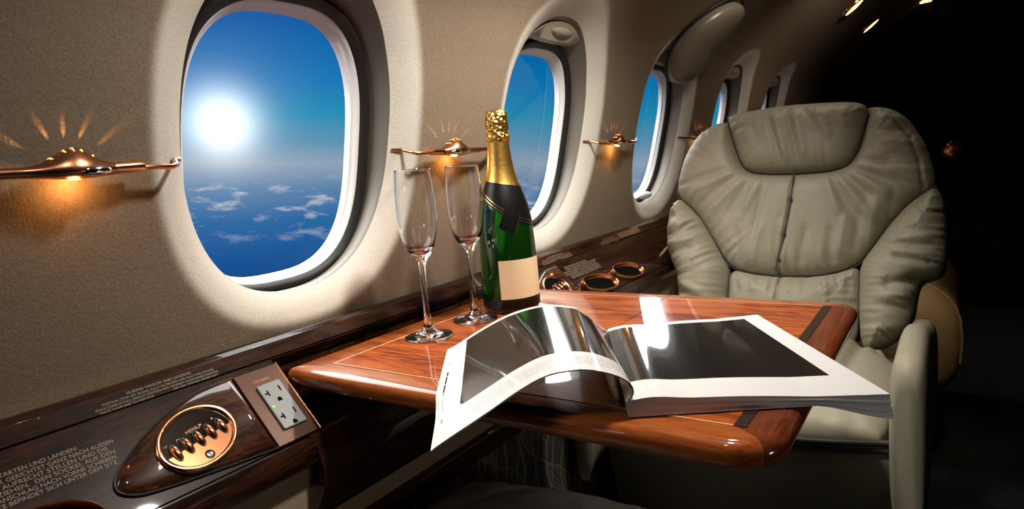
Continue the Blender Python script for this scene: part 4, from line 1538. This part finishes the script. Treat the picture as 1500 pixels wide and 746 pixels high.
# ------------------------------------------------------------------ sky outside (the aircraft is banked a little)
NSKY = (Uv - fwd * .145).normalized()
SUN = Vector((-.840, .535, .089)).normalized()
wd = bpy.data.worlds.new('sky'); SC.world = wd
wd.use_nodes = True
nt = wd.node_tree
class WN(NT):
    def __init__(self, t): self.t = t
a = WN(nt)
bg = nt.nodes['Background']
tc = nt.nodes.new('ShaderNodeTexCoord')
D = tc.outputs['Generated']
def dot(v, c):
    nd = nt.nodes.new('ShaderNodeVectorMath'); nd.operation = 'DOT_PRODUCT'
    nt.links.new(v, nd.inputs[0]); nd.inputs[1].default_value = tuple(c)
    return nd.outputs['Value']
e = dot(D, NSKY)
f = a.math('MULTIPLY_ADD', e, 2.0, .5, clamp=True)       # e -.25...+.25 -> 0...1
col = a.ramp(f, [(.06, (.002, .045, .20)), (.20, (.004, .075, .29)), (.33, (.015, .13, .36)), (.42, (.10, .22, .40)), (.49, (.27, .36, .47)),
                 (.555, (.10, .28, .45)), (.63, (.008, .26, .46)), (.72, (.002, .185, .47)), (.90, (.001, .098, .37))])
# clouds in bands below the horizon, foreshortened towards it
u1 = dot(D, (Rv - fwd * 0).normalized()); u2 = dot(D, fwd)
az = a.math('ARCTAN2', u1, u2)
cmb = a.n('ShaderNodeCombineXYZ')
nt.links.new(a.math('MULTIPLY', az, 9.0), cmb.inputs[0]); nt.links.new(a.math('MULTIPLY', e, 30.0), cmb.inputs[1])
cl = a.noise(cmb.outputs[0], 2.0, 9, .6, .2)
band = a.math('MULTIPLY', a.math('SMOOTH_MIN', 1.0, a.math('MULTIPLY', a.math('SUBTRACT', -.018, e), 40.0, clamp=True), .1), a.math('MULTIPLY', a.math('ADD', e, .135), 16.0, clamp=True))
cm = a.math('MULTIPLY', a.math('MULTIPLY', a.math('SUBTRACT', cl, .525), 8.0, clamp=True), band)
col = a.mix(a.math('MULTIPLY', cm, .8), col, (.50, .54, .60))
hz = a.noise(cmb.outputs[0], .5, 4, .6)
# sun with its wide glare
sd = dot(D, SUN)
ang = a.math('ARCCOSINE', a.math('MINIMUM', sd, .9999999))
g1 = a.math('EXPONENT', a.math('MULTIPLY', a.math('POWER', a.math('DIVIDE', ang, .042), 2.0), -1.0))
g2 = a.math('EXPONENT', a.math('DIVIDE', ang, -.045))
gl = a.math('ADD', a.math('MULTIPLY', g1, 1.1), a.math('MULTIPLY', g2, .38))
glow = a.mix(1.0, (0, 0, 0), (1.0, .97, .93))
add = a.n('ShaderNodeVectorMath', operation='MULTIPLY')
sc1 = a.n('ShaderNodeVectorMath', operation='SCALE'); nt.links.new(glow, sc1.inputs[0]); nt.links.new(gl, sc1.inputs['Scale'])
ad = a.n('ShaderNodeVectorMath', operation='ADD'); nt.links.new(col, ad.inputs[0]); nt.links.new(sc1.outputs[0], ad.inputs[1])
# added white upper sky, out of view, to light cabin and reflections
hi = a.math('MULTIPLY', a.math('SUBTRACT', e, .206), 22.0, clamp=True)
HIGH = 8.0
sc2 = a.n('ShaderNodeVectorMath', operation='SCALE'); sc2.inputs[0].default_value = (1.0, .96, .90); nt.links.new(a.math('MULTIPLY', hi, HIGH), sc2.inputs['Scale'])
ad2 = a.n('ShaderNodeVectorMath', operation='ADD'); nt.links.new(ad.outputs[0], ad2.inputs[0]); nt.links.new(sc2.outputs[0], ad2.inputs[1])
nt.links.new(ad2.outputs[0], bg.inputs[0])
bg.inputs[1].default_value = 1.0

# portals in the window openings help the sky reach the cabin
for yc in W_Y:
    for sgn in (1, -1):
        if sgn < 0 and W_Y.index(yc) not in OPEN_RIGHT: continue
        l = bpy.data.lights.new('window_portal', 'AREA')
        l.shape = 'RECTANGLE'; l.size = .30; l.size_y = .40
        l.cycles.is_portal = True
        o = bpy.data.objects.new('window_portal', l)
        x = xw(.98) - .10
        o.location = (x if sgn > 0 else 2 * XM - x, yc, .98)
        o.rotation_euler = (0, -PI / 2 * sgn, 0)
        COL.objects.link(o)

# ------------------------------------------------------------------ added fill spots, no fixtures built
def area(name, loc, target, size, energy, col=(1, .93, .84), sy=None):
    l = bpy.data.lights.new(name, 'AREA')
    l.energy = energy; l.color = col
    l.shape = 'RECTANGLE'; l.size = size; l.size_y = sy or size
    o = bpy.data.objects.new(name, l)
    o.location = loc
    d = Vector(target) - Vector(loc)
    o.rotation_mode = 'QUATERNION'
    o.rotation_quaternion = d.to_track_quat('-Z', 'Y')
    COL.objects.link(o)
    return o
def spot(name, loc, target, energy, col=(1, .93, .84), size=150, blend=1.0, rad=.035):
    l = bpy.data.lights.new(name, 'SPOT')
    l.energy = energy; l.color = col
    l.spot_size = math.radians(size); l.spot_blend = blend; l.shadow_soft_size = rad
    o = bpy.data.objects.new(name, l)
    o.location = loc
    o.rotation_mode = 'QUATERNION'
    o.rotation_quaternion = (Vector(target) - Vector(loc)).to_track_quat('-Z', 'Y')
    COL.objects.link(o)
    return o
for y, en, x in ((.22, 1.6, -.215), (.62, 14.5, -.215), (1.02, 12.5, -.30)):
    spot('fill_spot_wall', (x, y, 1.47 if x > -.25 else 1.42), (-.52, y + .10, .7), en * 2.05, (1, .92, .81), 118)  # added unseen fill over wall, table and chair
spot('fill_spot_wall', (-.25, 1.75, 1.45), (-.5, 1.9, .7), 3.0, (1, .85, .68))  # added unseen fill for the farther wall
spot('fill_spot_far', (.10, 2.45, 1.58), (-.60, 2.75, 1.15), 9.0, (1, .80, .62), 95)  # added to brighten the far upper wall, no fixture there
spot('fill_spot_seat', (.16, 1.50, 1.55), (-.01, 2.02, .46), 14.0, (1, .74, .46), 20)  # added narrow beam to brighten the tan seat
spot('fill_spot_dado', (.30, .50, .60), (-.63, .74, .46), 1.6, (1, .86, .7), 70)  # added low fill for the strip and fabric under the table

SC.view_settings.view_transform = 'Standard'
SC.view_settings.look = 'None'
SC.view_settings.gamma = 1.0
SC.view_settings.exposure = 0.0
SC.view_settings.use_curve_mapping = False
SC.cycles.max_bounces = 10
SC.cycles.diffuse_bounces = 4
SC.cycles.glossy_bounces = 5
SC.cycles.transmission_bounces = 10
SC.cycles.transparent_max_bounces = 10
SC.cycles.caustics_reflective = False
SC.cycles.caustics_refractive = False
SC.cycles.sample_clamp_indirect = 6.0
SC.cycles.use_denoising = True
